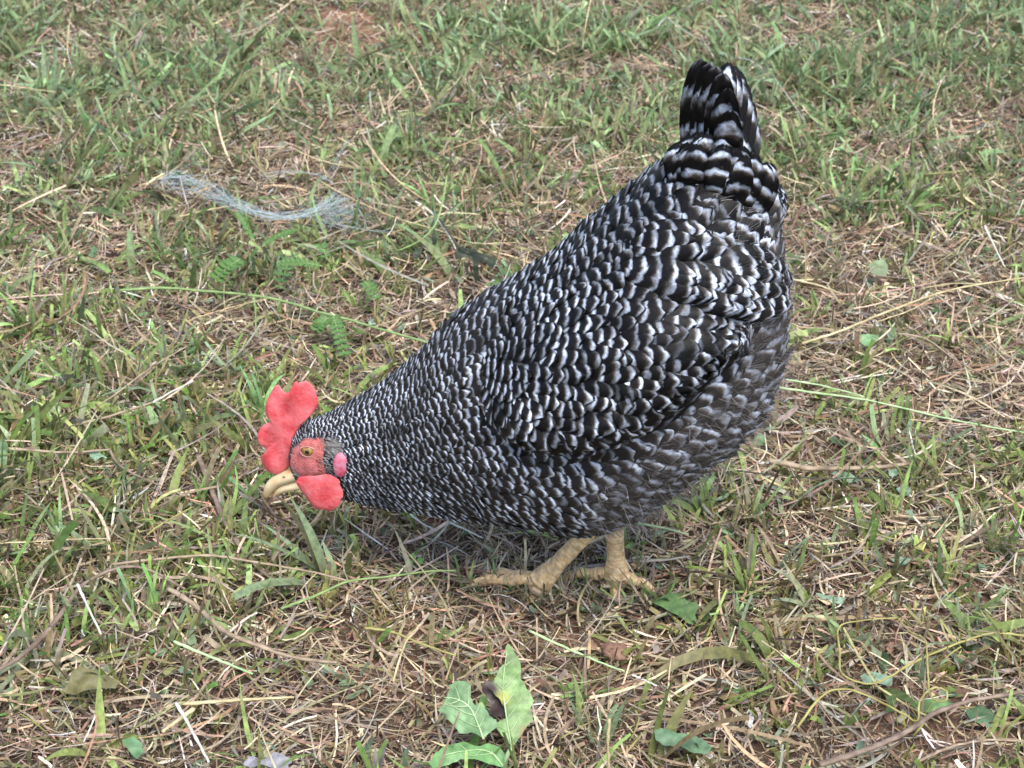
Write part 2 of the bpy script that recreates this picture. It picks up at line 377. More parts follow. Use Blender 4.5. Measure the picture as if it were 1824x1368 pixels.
GRN = [(.175, .280, .075), (.230, .345, .105), (.110, .195, .060), (.175, .265, .125), (.30, .385, .13), (.24, .315, .185), (.085, .130, .035)]
GRNW = [20, 16, 9, 14, 12, 12, 4]
def tufts(n, blades, H, Wd, lean, droop, cut, pal=GRN, w=GRNW, pw=1.0, clump=6.0, off=0.0, dry=.18):
    x, y = spots(n*3)
    g = green_at(x, y)**pw*(.12+2.4*vnoise(x*clump, y*clump, 8)**2)*(1-.9*bare_at(x, y))
    n = int(n*1.5); keep = U(0, 1, len(x)) < g+off; x = x[keep][:n]; y = y[keep][:n]; n = len(x)
    k = rng.integers(blades[0], blades[1]+1, n); tid = np.repeat(np.arange(n), k); N_ = len(tid)
    sc = U(.6, 1.25, n)[tid]; r = np.sqrt(U(0, 1, N_))*.007*sc; a0 = U(0, 6.28, N_)
    bx = x[tid]+r*np.cos(a0); by = y[tid]+r*np.sin(a0)
    az = a0+rng.normal(0, .7, N_)+0*tid; tl = np.abs(rng.normal(lean, .28, N_))
    base_az = U(0, 6.28, n)[tid]; mixd = (U(0, 1, n) < .45)[tid]; az = np.where(mixd, base_az+rng.normal(0, .55, N_), az)
    L = U(H[0], H[1], N_)*sc; W = U(Wd[0], Wd[1], N_)*U(.7, 1.15, n)[tid]
    hue = pick(pal, w, n, .16); cool = np.clip((y-.35)/.9, 0, 1)[:, None]*.6; hue = hue*(1-cool)+hue.mean(1, keepdims=True)*np.array([.86, 1.26, .72])*cool; hue = hue[tid]; c1 = np.clip(hue*1.3*np.exp(rng.normal(0, .20, (N_, 1))), .01, .75)
    dead = U(0, 1, N_) < dry; c1[dead] = pick(DRY, DRYW, int(dead.sum()))
    c0 = c1*.55+np.array([.22, .20, .07])*.45
    tipdead = U(0, 1, N_) < .25; c1[tipdead] = c1[tipdead]*.4+np.array([.30, .22, .11])*.6
    tip = np.where(U(0, 1, N_) < cut, U(.55, .95, N_), .06)
    return strands(bx, by, gh(bx, by)-.001, az, math.pi/2-tl, L, W, 6, rng.normal(0, .35, N_), -np.abs(rng.normal(droop, .5, N_)), rng.normal(0, .5, N_), tip, c0, c1, rng.normal(0, .9, N_))
P_ = []
for a_, b_ in ((938, 1078), (905, 1052), (985, 1072), (1066, 1062), (1118, 1078), (1142, 1070), (1010, 1058), (840, 1046), (1176, 1066)):   # short tufts standing in front of the toes
    c_ = G(a_, b_); n = 9; x = rng.normal(c_.x, .005, n); y = rng.normal(c_.y, .004, n); c = pick(GRN, GRNW, n)*1.25
    P_.append(strands(x, y, gh(x, y), U(0, 6.28, n), math.pi/2-np.abs(rng.normal(.35, .25, n)), U(.014, .034, n), U(.0016, .0034, n), 6, rng.normal(0, .3, n), -np.abs(rng.normal(.4, .4, n)), rng.normal(0, .5, n), U(.1, .8, n), c*.6+.06, c))
P_ += [tufts(3000, (4, 11), (.018, .052), (.0022, .0056), .42, .45, .5),                 # short mown tufts
      tufts(1900, (3, 7), (.03, .085), (.0042, .0092), .70, .9, .25, pw=1.8, dry=.08),   # broad lax blades, mostly further back
      tufts(2400, (2, 5), (.02, .06), (.0022, .0050), .95, .7, .3, pw=1.2, off=.06),
      tufts(2300, (4, 9), (.014, .036), (.0022, .0048), .28, .3, .85, pal=[(.30, .36, .12), (.26, .32, .09), (.34, .33, .14), (.30, .24, .12)], w=[3, 3, 2, 2], pw=.6, dry=.3),   # mown stubs, square ends
      tufts(1700, (5, 14), (.014, .034), (.0012, .0026), .4, .3, .7, pal=[(.26, .27, .07), (.22, .20, .06), (.16, .12, .05)], w=[3, 2, 2], pw=.5, dry=.4)]
V, F, C = join(P_)
tag(quad_mesh('grass', V, F, M['blade'], C), 'short mown green and yellowing grass growing in tufts', 'grass', kind='stuff')

# ------------------------------------------------------------------ the hen
PSI = math.radians(10.0)                       # the rump is turned a little towards the camera
hen = empty('hen', (0, 0, 0), -PSI)
tag(hen, 'black and white barred hen with red comb pecking in the grass', 'hen')
RL = Matrix.Rotation(PSI, 3, 'Z')              # world -> hen
CAML = RL @ CAM
def H(px, py, yl=0.0):                         # photo pixel on the plane at sideways distance yl in the hen
    d = RL @ ray(px, py); t = (yl-CAML.y)/d.y
    return CAML+d*t
RW = Matrix.Rotation(-PSI, 3, 'Z')
def px_of(p):
    w = RW @ Vector(p); d = w-CAM
    zc = d.dot(_f); return 912+FPX*d.x/zc, 684-FPX*d.dot(_u)/zc

ST = [  # dorsal outline, ventral outline, half width
 ((514, 806), (528, 850), .0075), ((524, 776), (552, 866), .0120), ((545, 752), (582, 878), .0165), ((578, 736), (612, 886), .0200), ((622, 712), (652, 897), .0265),
 ((682, 676), (700, 906), .036), ((740, 624), (756, 914), .049), ((798, 560), (822, 924), .063), ((860, 512), (892, 928), .075),
 ((930, 470), (972, 934), .085), ((1000, 418), (1060, 946), .092), ((1062, 362), (1138, 922), .095), ((1122, 314), (1212, 874), .093),
 ((1180, 272), (1288, 818), .086), ((1226, 246), (1362, 748), .074), ((1268, 250), (1400, 640), .060), ((1306, 272), (1396, 510), .044), ((1335, 305), (1388, 415), .026)]
SC, SH, SW = [], [], []
for i, (d, v, w) in enumerate(ST):
    D = H(*d); Vv = H(*v); C_ = (D+Vv)/2; h = (D-Vv)/2; L = h.length; dd = math.radians(26)
    pad = .0012 if i < 3 else (.0025 if i < 6 else .0045)
    nl = math.sqrt(max((L*math.cos(dd))**2-(w*math.sin(dd))**2, (.5*L)**2))/math.cos(dd)-pad
    SC.append(np.array(C_)); SH.append(np.array(h.normalized())*nl); SW.append(w-pad*.6)
SC = np.array(SC); SH = np.array(SH); SW = np.array(SW); NS = len(ST)
def cr(A, s):
    s = min(max(s, 0), NS-1-1e-6); i = int(s); t = s-i
    p0 = A[max(i-1, 0)]; p1 = A[i]; p2 = A[i+1]; p3 = A[min(i+2, NS-1)]
    return .5*((2*p1)+(p2-p0)*t+(2*p0-5*p1+4*p2-p3)*t*t+(3*p1-p0-3*p2+p3)*t**3)
def S(s, th):                                  # th = 0 back, +-pi belly; negative = the side towards the camera
    c = cr(SC, s); h = cr(SH, s); w = cr(SW, s); co = math.cos(th); si = math.sin(th)
    k = 1.0+(.10*co if s > 8 else 0)           # a hen is a little wider below the middle
    p = c+h*co; p = p+np.array([0, w*si/(k if k > 0 else 1), 0])
    return Vector(p)
mb = MB(); rows = []; NT = 40; NSM = 70
for i in range(NSM):
    s = (NS-1)*i/(NSM-1); rows.append([S(s, 2*math.pi*j/NT) for j in range(NT)])
cA = sum(rows[0], Vector())/NT; cB = sum(rows[-1], Vector())/NT
rows = [[cA.lerp(p, .05)+Vector((-.002, 0, -.001)) for p in rows[0]]]+rows+[[cB.lerp(p, .6)+Vector((.007, 0, .004)) for p in rows[-1]], [cB.lerp(p, .05)+Vector((.010, 0, .006)) for p in rows[-1]]]
mb.grid(rows, closed=True)
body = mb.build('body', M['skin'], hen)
def bvh_of(o): return BVHTree.FromPolygons([v.co for v in o.data.vertices], [tuple(p.vertices) for p in o.data.polygons])
B_BODY = bvh_of(body)
def outward(bvh, p, ref=None):
    loc, nrm, i, d = bvh.find_nearest(p)
    c = cr(SC, nearest_s(loc)); o = loc-Vector(c)
    if nrm.dot(o) < 0: nrm = -nrm
    return loc, nrm
_sg = np.linspace(0, NS-1, 120); _cg = np.array([cr(SC, s) for s in _sg])
def nearest_s(p): return _sg[np.argmin(((_cg-np.array(p))**2).sum(1))]

# --- feathers
UC = np.array([-1, -.55, 0, .55, 1.0]); TC = np.array([0, .18, .38, .56, .72, .86, .95, 1.0])
FF = []
for i in range(len(TC)-1):
    for j in range(4): a = i*5+j; FF.append((a, a+1, a+6, a+5))
FF = np.array(FF)
def prof(t, sharp):
    a = np.minimum(.45+.55*t/.45, 1); k = .55
    e = np.where(t > k, np.sqrt(np.maximum(1-((t-k)/(1-k))**(2.0 if sharp < .5 else 1.25), 0)), 1)
    return a*np.maximum(e, .10)
class Feathers:
    def __init__(s): s.items = []
    def add(s, V, per, L, bri, soft, phase, size):
        u = np.tile(UC, len(TC)); v = np.repeat((1-TC)*L/per, 5)+phase
        s.items.append((V, np.stack([u, v], 1), (bri, random.random(), soft), size))
def lay(bvh, fs, root, d, L, W, per, off0, off1, camber=.0012, bri=1.0, soft=0.0, sharp=0, phase=0.0, tipup=0.0, flipn=None):
    """one feather laid over the surface: rises from off0 at the root to off1 at the tip"""
    d = d.normalized(); loc, n = outward(bvh, root); d = (d-n*d.dot(n)).normalized(); b = n.cross(d)
    w = prof(TC, sharp)*W*.5; V = []
    jag = [random.gauss(0, .018) for _ in range(16)]
    cur = loc.copy(); dirv = d.copy(); nn = n.copy(); cen = []
    tprev = 0
    for i, t in enumerate(TC):
        if i:
            q = cur+dirv*((t-tprev)*L); l2, n2 = outward(bvh, q)
            if (q-l2).length < .02: q = l2
            else: n2 = nn
            dirv = (dirv-n2*dirv.dot(n2)).normalized(); cur = q; nn = n2
        tprev = t; bb = nn.cross(dirv).normalized(); o = off0+(off1-off0)*t**1.15+tipup*t**3
        for j, u in enumerate(UC):
            jj = jag[i*2+(0 if j == 0 else 1)] if abs(u) == 1 else 0
            p = cur+bb*(u*w[i])+nn*(o-camber*u*u*(.5+t))+dirv*(jj*L-.06*L*0)
            V.append(p)
    fs.add(np.array([tuple(p) for p in V]), per, L, bri, soft, phase, W*L)
def commit(fs, parent, single, name='plumage'):
    """the `single` largest on the camera's side become objects of their own, the rest one mesh"""
    order = sorted(range(len(fs.items)), key=lambda i: -fs.items[i][3]*(1 if fs.items[i][0][:, 1].mean() < .005 else .01))
    alone = set(order[:single]); Vs, Us, Cs, Fs = [], [], [], []; o = 0
    for i, (V, UV, c, sz) in enumerate(fs.items):
        if i in alone: quad_mesh('feather', V, FF, M['feather'], np.tile(c, (len(V), 1)), UV, parent)
        else: Vs.append(V); Us.append(UV); Cs.append(np.tile(c, (len(V), 1))); Fs.append(FF+o); o += len(V)
    if Vs:
        ob = quad_mesh(name, np.concatenate(Vs), np.concatenate(Fs), M['feather'], np.concatenate(Cs), np.concatenate(Us), parent); ob['kind'] = 'stuff'
def inpoly(px, py, poly):
    c = False; n = len(poly)
    for i in range(n):
        x1, y1 = poly[i]; x2, y2 = poly[i-1]
        if (y1 > py) != (y2 > py) and px < (x2-x1)*(py-y1)/(y2-y1)+x1: c = not c
    return c
FACE = [(516, 812), (524, 796), (534, 786), (552, 780), (578, 782), (584, 796), (578, 812), (584, 836), (586, 852), (560, 866), (540, 866), (524, 856), (514, 838)]
def lerp_tab(s, tab):
    for (a, va), (b, vb) in zip(tab, tab[1:]):
        if s <= b:
            t = (s-a)/(b-a) if b > a else 0
            return [x+(y-x)*max(0, min(1, t)) for x, y in zip(va, vb)]
    return tab[-1][1]
# s -> length, width, exposure, bar period
FT = [(0, (.007, .0034, .0028, .0028)), (2, (.012, .0044, .0042, .0044)), (4, (.024, .0062, .0070, .0068)), (6, (.036, .0100, .0092, .0090)), (8, (.042, .0150, .0112, .0108)),
      (10, (.046, .0185, .0126, .0120)), (12, (.050, .0212, .0138, .0132)), (14, (.053, .0228, .0138, .0142)), (17, (.046, .0220, .012, .0142))]
fs = Feathers(); s = .7; row = 0
while s < NS-1.05:
    L, W, ex, per = lerp_tab(s, FT)
    ring = [S(s, 2*math.pi*k/48) for k in range(48)]; per_len = sum((ring[k]-ring[k-1]).length for k in range(48))
    cnt = max(8, int(per_len/(W*.62)))
    # even spacing round the ring
    cum = [0]
    for k in range(48): cum.append(cum[-1]+(ring[(k+1) % 48]-ring[k]).length)
    for j in range(cnt):
        a = (j+.5*(row % 2)+random.uniform(-.22, .22))/cnt*cum[-1]; a %= cum[-1]
        k = max(i for i in range(49) if cum[i] <= a); k = min(k, 47); th = 2*math.pi*(k+(a-cum[k])/(cum[k+1]-cum[k]))/48
        ss = s+random.uniform(-.3, .3)*ex/.05
        if ss < .3: continue
        p = S(ss, th); q = S(min(ss+.35, NS-1.01), th); d = q-p
        thn = abs((th+math.pi) % (2*math.pi)-math.pi)/math.pi          # 0 back .. 1 belly
        pn = Vector((p.x, -abs(p.y), p.z)); ppx = px_of(pn)
        if s < 3.4 and (inpoly(*ppx, FACE) or (thn > .55 and s < 2.2)): continue
        soft = 0.0; bri = random.uniform(.6, 1.12)*(.62+.62*float(vnoise(np.array(p.x*22), np.array(p.z*22), 77))); l_, w_, pr = L, W, per
        if random.random() < .10: bri *= .4
        if s > 10 and thn < .45: bri *= .86
        if s > 8.6 and thn > .52:                                         # soft, greyer belly and thigh feathers
            k2 = min(1, (thn-.52)/.10)*min(1, (s-8.6)/1.2); soft = .32*k2; bri *= 1-.05*k2; l_ *= 1-.1*k2; pr *= 1+.45*k2; w_ *= 1+.15*k2
            d = d+Vector((-.15, 0, -.55))*d.length*.5*k2
        if s < 8: bri *= 1.12+.3*max(0, min(1, (5-s)/3)); soft = .13*min(1, (9-s)/3)
        if s > 5 and thn > .5 and s < 10: soft = max(soft, .12); bri *= 1.08
        d = d.normalized()+Vector((random.gauss(0, .08), random.gauss(0, .08), random.gauss(0, .08)))
        sc = random.uniform(.86, 1.12)
        sh = 1 if s < 7 else 0
        lay(B_BODY, fs, p, d, l_*sc, w_*random.uniform(.9, 1.12), pr*random.uniform(.92, 1.1), .0004, .0016+.070*l_+random.uniform(-.0003, .0005), .0004+w_*.07, bri, soft, sh, .05+random.uniform(-.19, .19), (.02 if random.random() < .9 else .12)*l_*random.random())
    ds = (S(min(s+.1, NS-1), math.pi/2)-S(s, math.pi/2)).length/.1
    s += ex/max(ds, .008); row += 1
BODYF = fs

# --- wings (near side traced, far side mirrored)
TOP = [(846, 668), (900, 600), (980, 548), (1070, 522), (1160, 524), (1250, 552), (1330, 592)]
LOW = [(850, 700), (880, 752), (950, 790), (1050, 794), (1140, 762), (1215, 705), (1290, 626)]
def pl_at(P, a):
    Q = [Vector((*p, 0)) for p in P]; Q = smooth_path(Q, 8); f = a*(len(Q)-1); i = min(int(f), len(Q)-2); return Q[i].lerp(Q[i+1], f-i)
def wing_pt(a, b):                              # a: shoulder -> tip, b: top edge -> lower edge
    q = pl_at(TOP, a).lerp(pl_at(LOW, a), b); base = H(q.x, q.y, -.088)
    hit = B_BODY.ray_cast(Vector((base.x, -.4, base.z)), Vector((0, 1, 0)))
    yb = hit[0].y if hit[0] else -.06
    for _ in range(2):                          # move to the depth the body has there
        base = H(q.x, q.y, yb-.008); hit = B_BODY.ray_cast(Vector((base.x, -.4, base.z)), Vector((0, 1, 0))); yb = hit[0].y if hit[0] else yb
    bul = .026*min(1, b/.35)**.8*(1-max(0, (b-.90)/.10)**2*.35)*(lambda q: q*q*(3-2*q))(min(1, a/.38))*(1-.35*a)
    return Vector((base.x, yb-.001-bul, base.z))
WG = [[wing_pt(i/28, j/14) for j in range(15)] for i in range(29)]
def wing_interp(a, b):
    f = min(max(a, 0), .9999)*28; g = min(max(b, 0), .9999)*14; i = int(f); j = int(g); u = f-i; v = g-j
    return (WG[i][j]*(1-u)+WG[i+1][j]*u)*(1-v)+(WG[i][j+1]*(1-u)+WG[i+1][j+1]*u)*v
def build_wing(side):
    mb = MB(); rows = []
    for i in range(29):
        rows.append([Vector((p.x, p.y*side, p.z)) for p in WG[i]]+[Vector((WG[i][14].x, (WG[i][14].y+.012)*side, WG[i][14].z+.004))])
    mb.grid(rows); w = mb.build('wing', M['skin'], hen)
    bv = bvh_of(w); fs = Feathers()
    flip = lambda p: Vector((p.x, p.y*side, p.z))
    # long flight feathers showing below the coverts
    for k in range(7):
        a0 = .50+.02*k; r0 = flip(wing_interp(a0, .93-.04*k)); hb = H(1228+17*k, 712-17*k, -.085); hh = B_BODY.ray_cast(Vector((hb.x, -.4, hb.z)), Vector((0, 1, 0))); tip = flip(Vector((hb.x, (hh[0].y if hh[0] else -.08)-.010-.0006*k, hb.z)))
        d = tip-r0; Lf = d.length; d.normalize(); n = Vector((0, -side, 0)); b = n.cross(d).normalized(); V = []
        for t in TC:
            for u in UC:
                V.append(r0+d*(t*Lf)+b*(u*.0105*float(prof(np.array(t), 0)))+n*(.001+.0008*k-.0014*u*u))
        fs.add(np.array([tuple(p) for p in V]), .020, Lf, .55, .05, random.random(), .02*Lf if side > 0 else 0)
    a = 0.01; row = 0
    while a < .97:
        L = .031+.026*a; W = .0135+.0080*a; ex = .0098+.0046*a
        wl = (wing_interp(a, 0)-wing_interp(a, 1)).length; cnt = max(3, int(wl/(W*.60)))
        for j in range(cnt+1):
            b = (j+.5*(row % 2)+random.uniform(-.2, .2))/cnt
            if b < -.02 or b > 1.0: continue
            aa = a+random.uniform(-.012, .012)
            p = wing_interp(aa, b); q = wing_interp(min(aa+.05, .999), min(b+.012+.03*(b-.4), 1)); d = flip(q)-flip(p)
            if d.length < 1e-6: d = Vector((1, 0, .2))
            d = d.normalized()+Vector((random.gauss(0, .07), random.gauss(0, .05), random.gauss(0, .07)+(-.10 if b > .5 else 0)))
            br = random.uniform(.55, 1.12)*(.62+.62*float(vnoise(np.array(p.x*22), np.array(p.z*22), 77)))
            if random.random() < .07: br = 1.35
            if random.random() < .10: br *= .35
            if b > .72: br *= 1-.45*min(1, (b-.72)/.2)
            lw = min(1, (1.02-a)*5)
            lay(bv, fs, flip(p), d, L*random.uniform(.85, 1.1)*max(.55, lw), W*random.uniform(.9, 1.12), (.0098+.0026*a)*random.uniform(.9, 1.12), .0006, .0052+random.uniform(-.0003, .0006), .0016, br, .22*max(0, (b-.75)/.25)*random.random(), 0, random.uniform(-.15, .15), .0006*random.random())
        a += ex/ .235; row += 1
    return w, fs
wing, fsw = build_wing(1)
wing2, fsw2 = build_wing(-1)
# --- saddle feathers falling over the wing and round the rump
for k in range(60):
    t = k/59; j = random.randrange(4)
    q = Vector((1120, 500, 0)).lerp(Vector((1345, 560, 0)), t)+Vector((random.uniform(-14, 14), -16*j+random.uniform(-8, 8), 0))
    base = H(q.x, q.y, -.085); hit = B_BODY.ray_cast(Vector((base.x, -.4, base.z)), Vector((0, 1, 0)))
    if not hit[0]: continue
    lay(B_BODY, BODYF, hit[0]-Vector((.012, 0, 0)), Vector((1, 0, -.25+.1*j)), .054, .0205, .012*random.uniform(.9, 1.1), .004, .013-.001*j, .002, random.uniform(.75, 1.1), 0, 0, random.uniform(-.15, .15))
# --- tail
def free_feather(fs, root, tip, W, per, n, bri, bow=.0, phase=0, size=None, cam=.0025):
    root = Vector(root); tip = Vector(tip); d = tip-root; L = d.length; d.normalize(); n = Vector(n); n = (n-d*n.dot(d)).normalized(); b = n.cross(d); V = []
    for i, t in enumerate(TC):
        w = float(prof(np.array(t), 0))*W*.5
        for u in UC:
            V.append(root+d*(t*L+random.gauss(0, .004)*L*(abs(u) == 1))+b*(u*w)+n*(bow*math.sin(math.pi*t)*L-cam*u*u))
    fs.add(np.array([tuple(p) for p in V]), per, L, bri, 0, phase, 1)
for side in (-1, 1):
    if side < 0: tips = [(1246, 108), (1254, 110), (1264, 114), (1275, 120), (1288, 132), (1296, 160), (1300, 200)]; rts = [(1224, 300), (1231, 308), (1242, 312), (1255, 316), (1268, 322), (1278, 330), (1288, 340)]
    else: tips = [(1298, 112), (1308, 118), (1318, 128), (1326, 146), (1334, 176), (1340, 210)]; rts = [(1262, 300), (1272, 306), (1282, 314), (1292, 322), (1300, 332), (1310, 345)]
    for k, (tp, rt) in enumerate(zip(tips, rts)):
        yb = side*(.008+.003*k); yt = side*(.012+.0055*k)+(.012 if side > 0 else -.006)
        free_feather(BODYF, H(*rt, yb), H(*tp, yt), .0225, .030, (-.1, -1, .15), (random.uniform(.55, 1.05) if side < 0 else random.uniform(.9, 1.3)), .02*side, (-.50 if side < 0 else -.05)+random.uniform(-.1, .1)+k*.04)
# tail coverts
for k in range(46):
    t = random.random(); lvl = random.random(); side = -1 if k % 4 else 1
    rt = Vector((1205, 330, 0)).lerp(Vector((1345, 400, 0)), t); tp = Vector((1210, 262, 0)).lerp(Vector((1372, 300, 0)), t)+Vector((0, -70*lvl*math.sin(math.pi*min(1, t*1.05)), 0))+Vector((random.uniform(-8, 8), random.uniform(-8, 8), 0))
    y = side*(.022+.016*(1-lvl)+.010*math.sin(math.pi*t))
    free_feather(BODYF, H(rt.x, rt.y, y*.8), H(tp.x, tp.y, y), random.uniform(.019, .024), random.uniform(.014, .018), (.05, -1 if side < 0 else 1, .25), random.uniform(.7, 1.15), .06, random.uniform(-.15, .15))
commit(fsw, wing, 120); commit(fsw2, wing2, 0); commit(BODYF, hen, 175)
# --- loose down at the rump and thighs
nd = 5200; vx = []
for k in range(nd):
    s = random.uniform(10.2, 15.9); th = -random.uniform(.50, 1.0)*math.pi*(1 if random.random() < .75 else -1)
    if s > 14.5: th = random.uniform(-math.pi, math.pi)*.95 if random.random() < .5 else th
    p = S(s, th); loc, n = outward(B_BODY, p); d = (S(s+.1, th)-p).normalized()
    d = (d*.8+n*random.uniform(.15, .7)+Vector((random.gauss(0, .3), random.gauss(0, .3), random.gauss(0, .3)-.2))).normalized()
    if s < 14 and abs(th) < .62*math.pi: continue
    vx.append((loc+n*.003, d, n, random.uniform(.008, .019), random.uniform(.10, .42)))
Vd, Fd, Cd = [], [], []
for p, d, n, L, g in vx:
    b = n.cross(d); b = b.normalized() if b.length > 1e-6 else Vector((1, 0, 0)); o = len(Vd); bend = Vector((random.gauss(0, .25), random.gauss(0, .25), -.25))
    for i in range(4):
        t = i/3; c = p+d*(L*t)+bend*(L*t*t*.5); w = .00016*(1-.6*t)
        Vd += [tuple(c-b*w), tuple(c+b*w)]; Cd += [(g, g*.95, g*.92)]*2
    for i in range(3): Fd.append((o+2*i, o+2*i+1, o+2*i+3, o+2*i+2))
dn = quad_mesh('down', Vd, Fd, M['litter'], np.array(Cd), parent=hen); dn['kind'] = 'stuff'

# --- head
COMB = [(516, 836), (504, 843), (490, 847), (474, 841), (462, 828), (462, 818), (469, 808), (472, 801), (462, 792), (457, 778), (459, 766), (468, 756), (479, 750), (480, 743), (473, 736), (471, 724), (475, 708), (481, 696), (487, 686), (494, 683), (501, 689), (509, 694), (517, 692), (522, 682), (528, 674), (535, 678), (545, 674), (553, 679), (561, 686), (567, 698), (571, 716), (561, 732), (548, 744), (536, 760), (526, 776), (520, 796), (517, 815)]
def slab(outline, y, thick, name, mat, parent, wav=.0, inner=5, cen=None, edge=.25):
    """a fleshy lobe: outline in the hen's middle plane, thick in the middle and rounded off to the rim"""
    Q = smooth_path([Vector((a, b, 0)) for a, b in outline+[outline[0]]], 4)[:-1]
    c = Vector((*cen, 0)) if cen else sum(Q, Vector())/len(Q); n = len(Q); mb = MB()
    for sg in (-1, 1):
        rows = []
        for r in range(inner+1):
            f = r/inner; row = []
            for q in Q:
                g = c.lerp(q, f); h = H(g.x, g.y, y); th = thick*(edge+(1-edge)*math.sqrt(max(0, 1-f**2.6))) if f < 1 else thick*.02
                wv = wav*math.sin(g.x*.11+1.3)*math.sin(g.y*.07)*f
                row.append(h+Vector((0, sg*th+wv, 0)))
            rows.append(row)
        if sg > 0: rows = rows[::-1]
        mb.grid(rows, closed=True)
    o = mb.build(name, mat, parent)
    bm = bmesh.new(); bm.from_mesh(o.data); bmesh.ops.remove_doubles(bm, verts=bm.verts, dist=.00012); bmesh.ops.recalc_face_normals(bm, faces=bm.faces); bm.to_mesh(o.data); bm.free()
    o.data.polygons.foreach_set('use_smooth', np.ones(len(o.data.polygons), bool))
    md = o.modifiers.new('s', 'SUBSURF'); md.levels = md.render_levels = 1
    return o
slab(COMB, 0, .0029, 'comb', M['comb'], hen, .0030, 7, (512, 770))
WAT = [(526, 856), (540, 846), (560, 848), (582, 845), (600, 849), (608, 866), (611, 884), (604, 900), (588, 910), (570, 910), (556, 900), (544, 884), (533, 870)]
slab(WAT, -.025, .0030, 'wattle', M['comb'], hen, .001, 6)
slab([(x-6, y-4) for x, y in WAT], .010, .0028, 'wattle', M['comb'], hen, .001, 6)
def patch(poly, off, name, mat, side, n=13):
    """skin patch lying on the head"""
    Q = smooth_path([Vector((a, b, 0)) for a, b in poly+[poly[0]]], 3)[:-1]; c = sum(Q, Vector())/len(Q); mb = MB(); rows = []
    for r in range(n):
        f = max(r/(n-1), .02); row = []
        for q in Q:
            g = c.lerp(q, f); b = H(g.x, g.y, -.014); hit = B_BODY.ray_cast(Vector((b.x, -.2, b.z)), Vector((0, 1, 0)))
            p = hit[0] if hit[0] else B_BODY.find_nearest(Vector((b.x, -.008, b.z)))[0]
            nn = Vector((0, -1, 0)); p = p+nn*(off*(1-f**4)-.0006*f**4)
            row.append(Vector((p.x, p.y*side, p.z)))
        rows.append(row)
    mb.grid(rows, closed=True); return mb.build(name, mat, hen)
eye_c = None
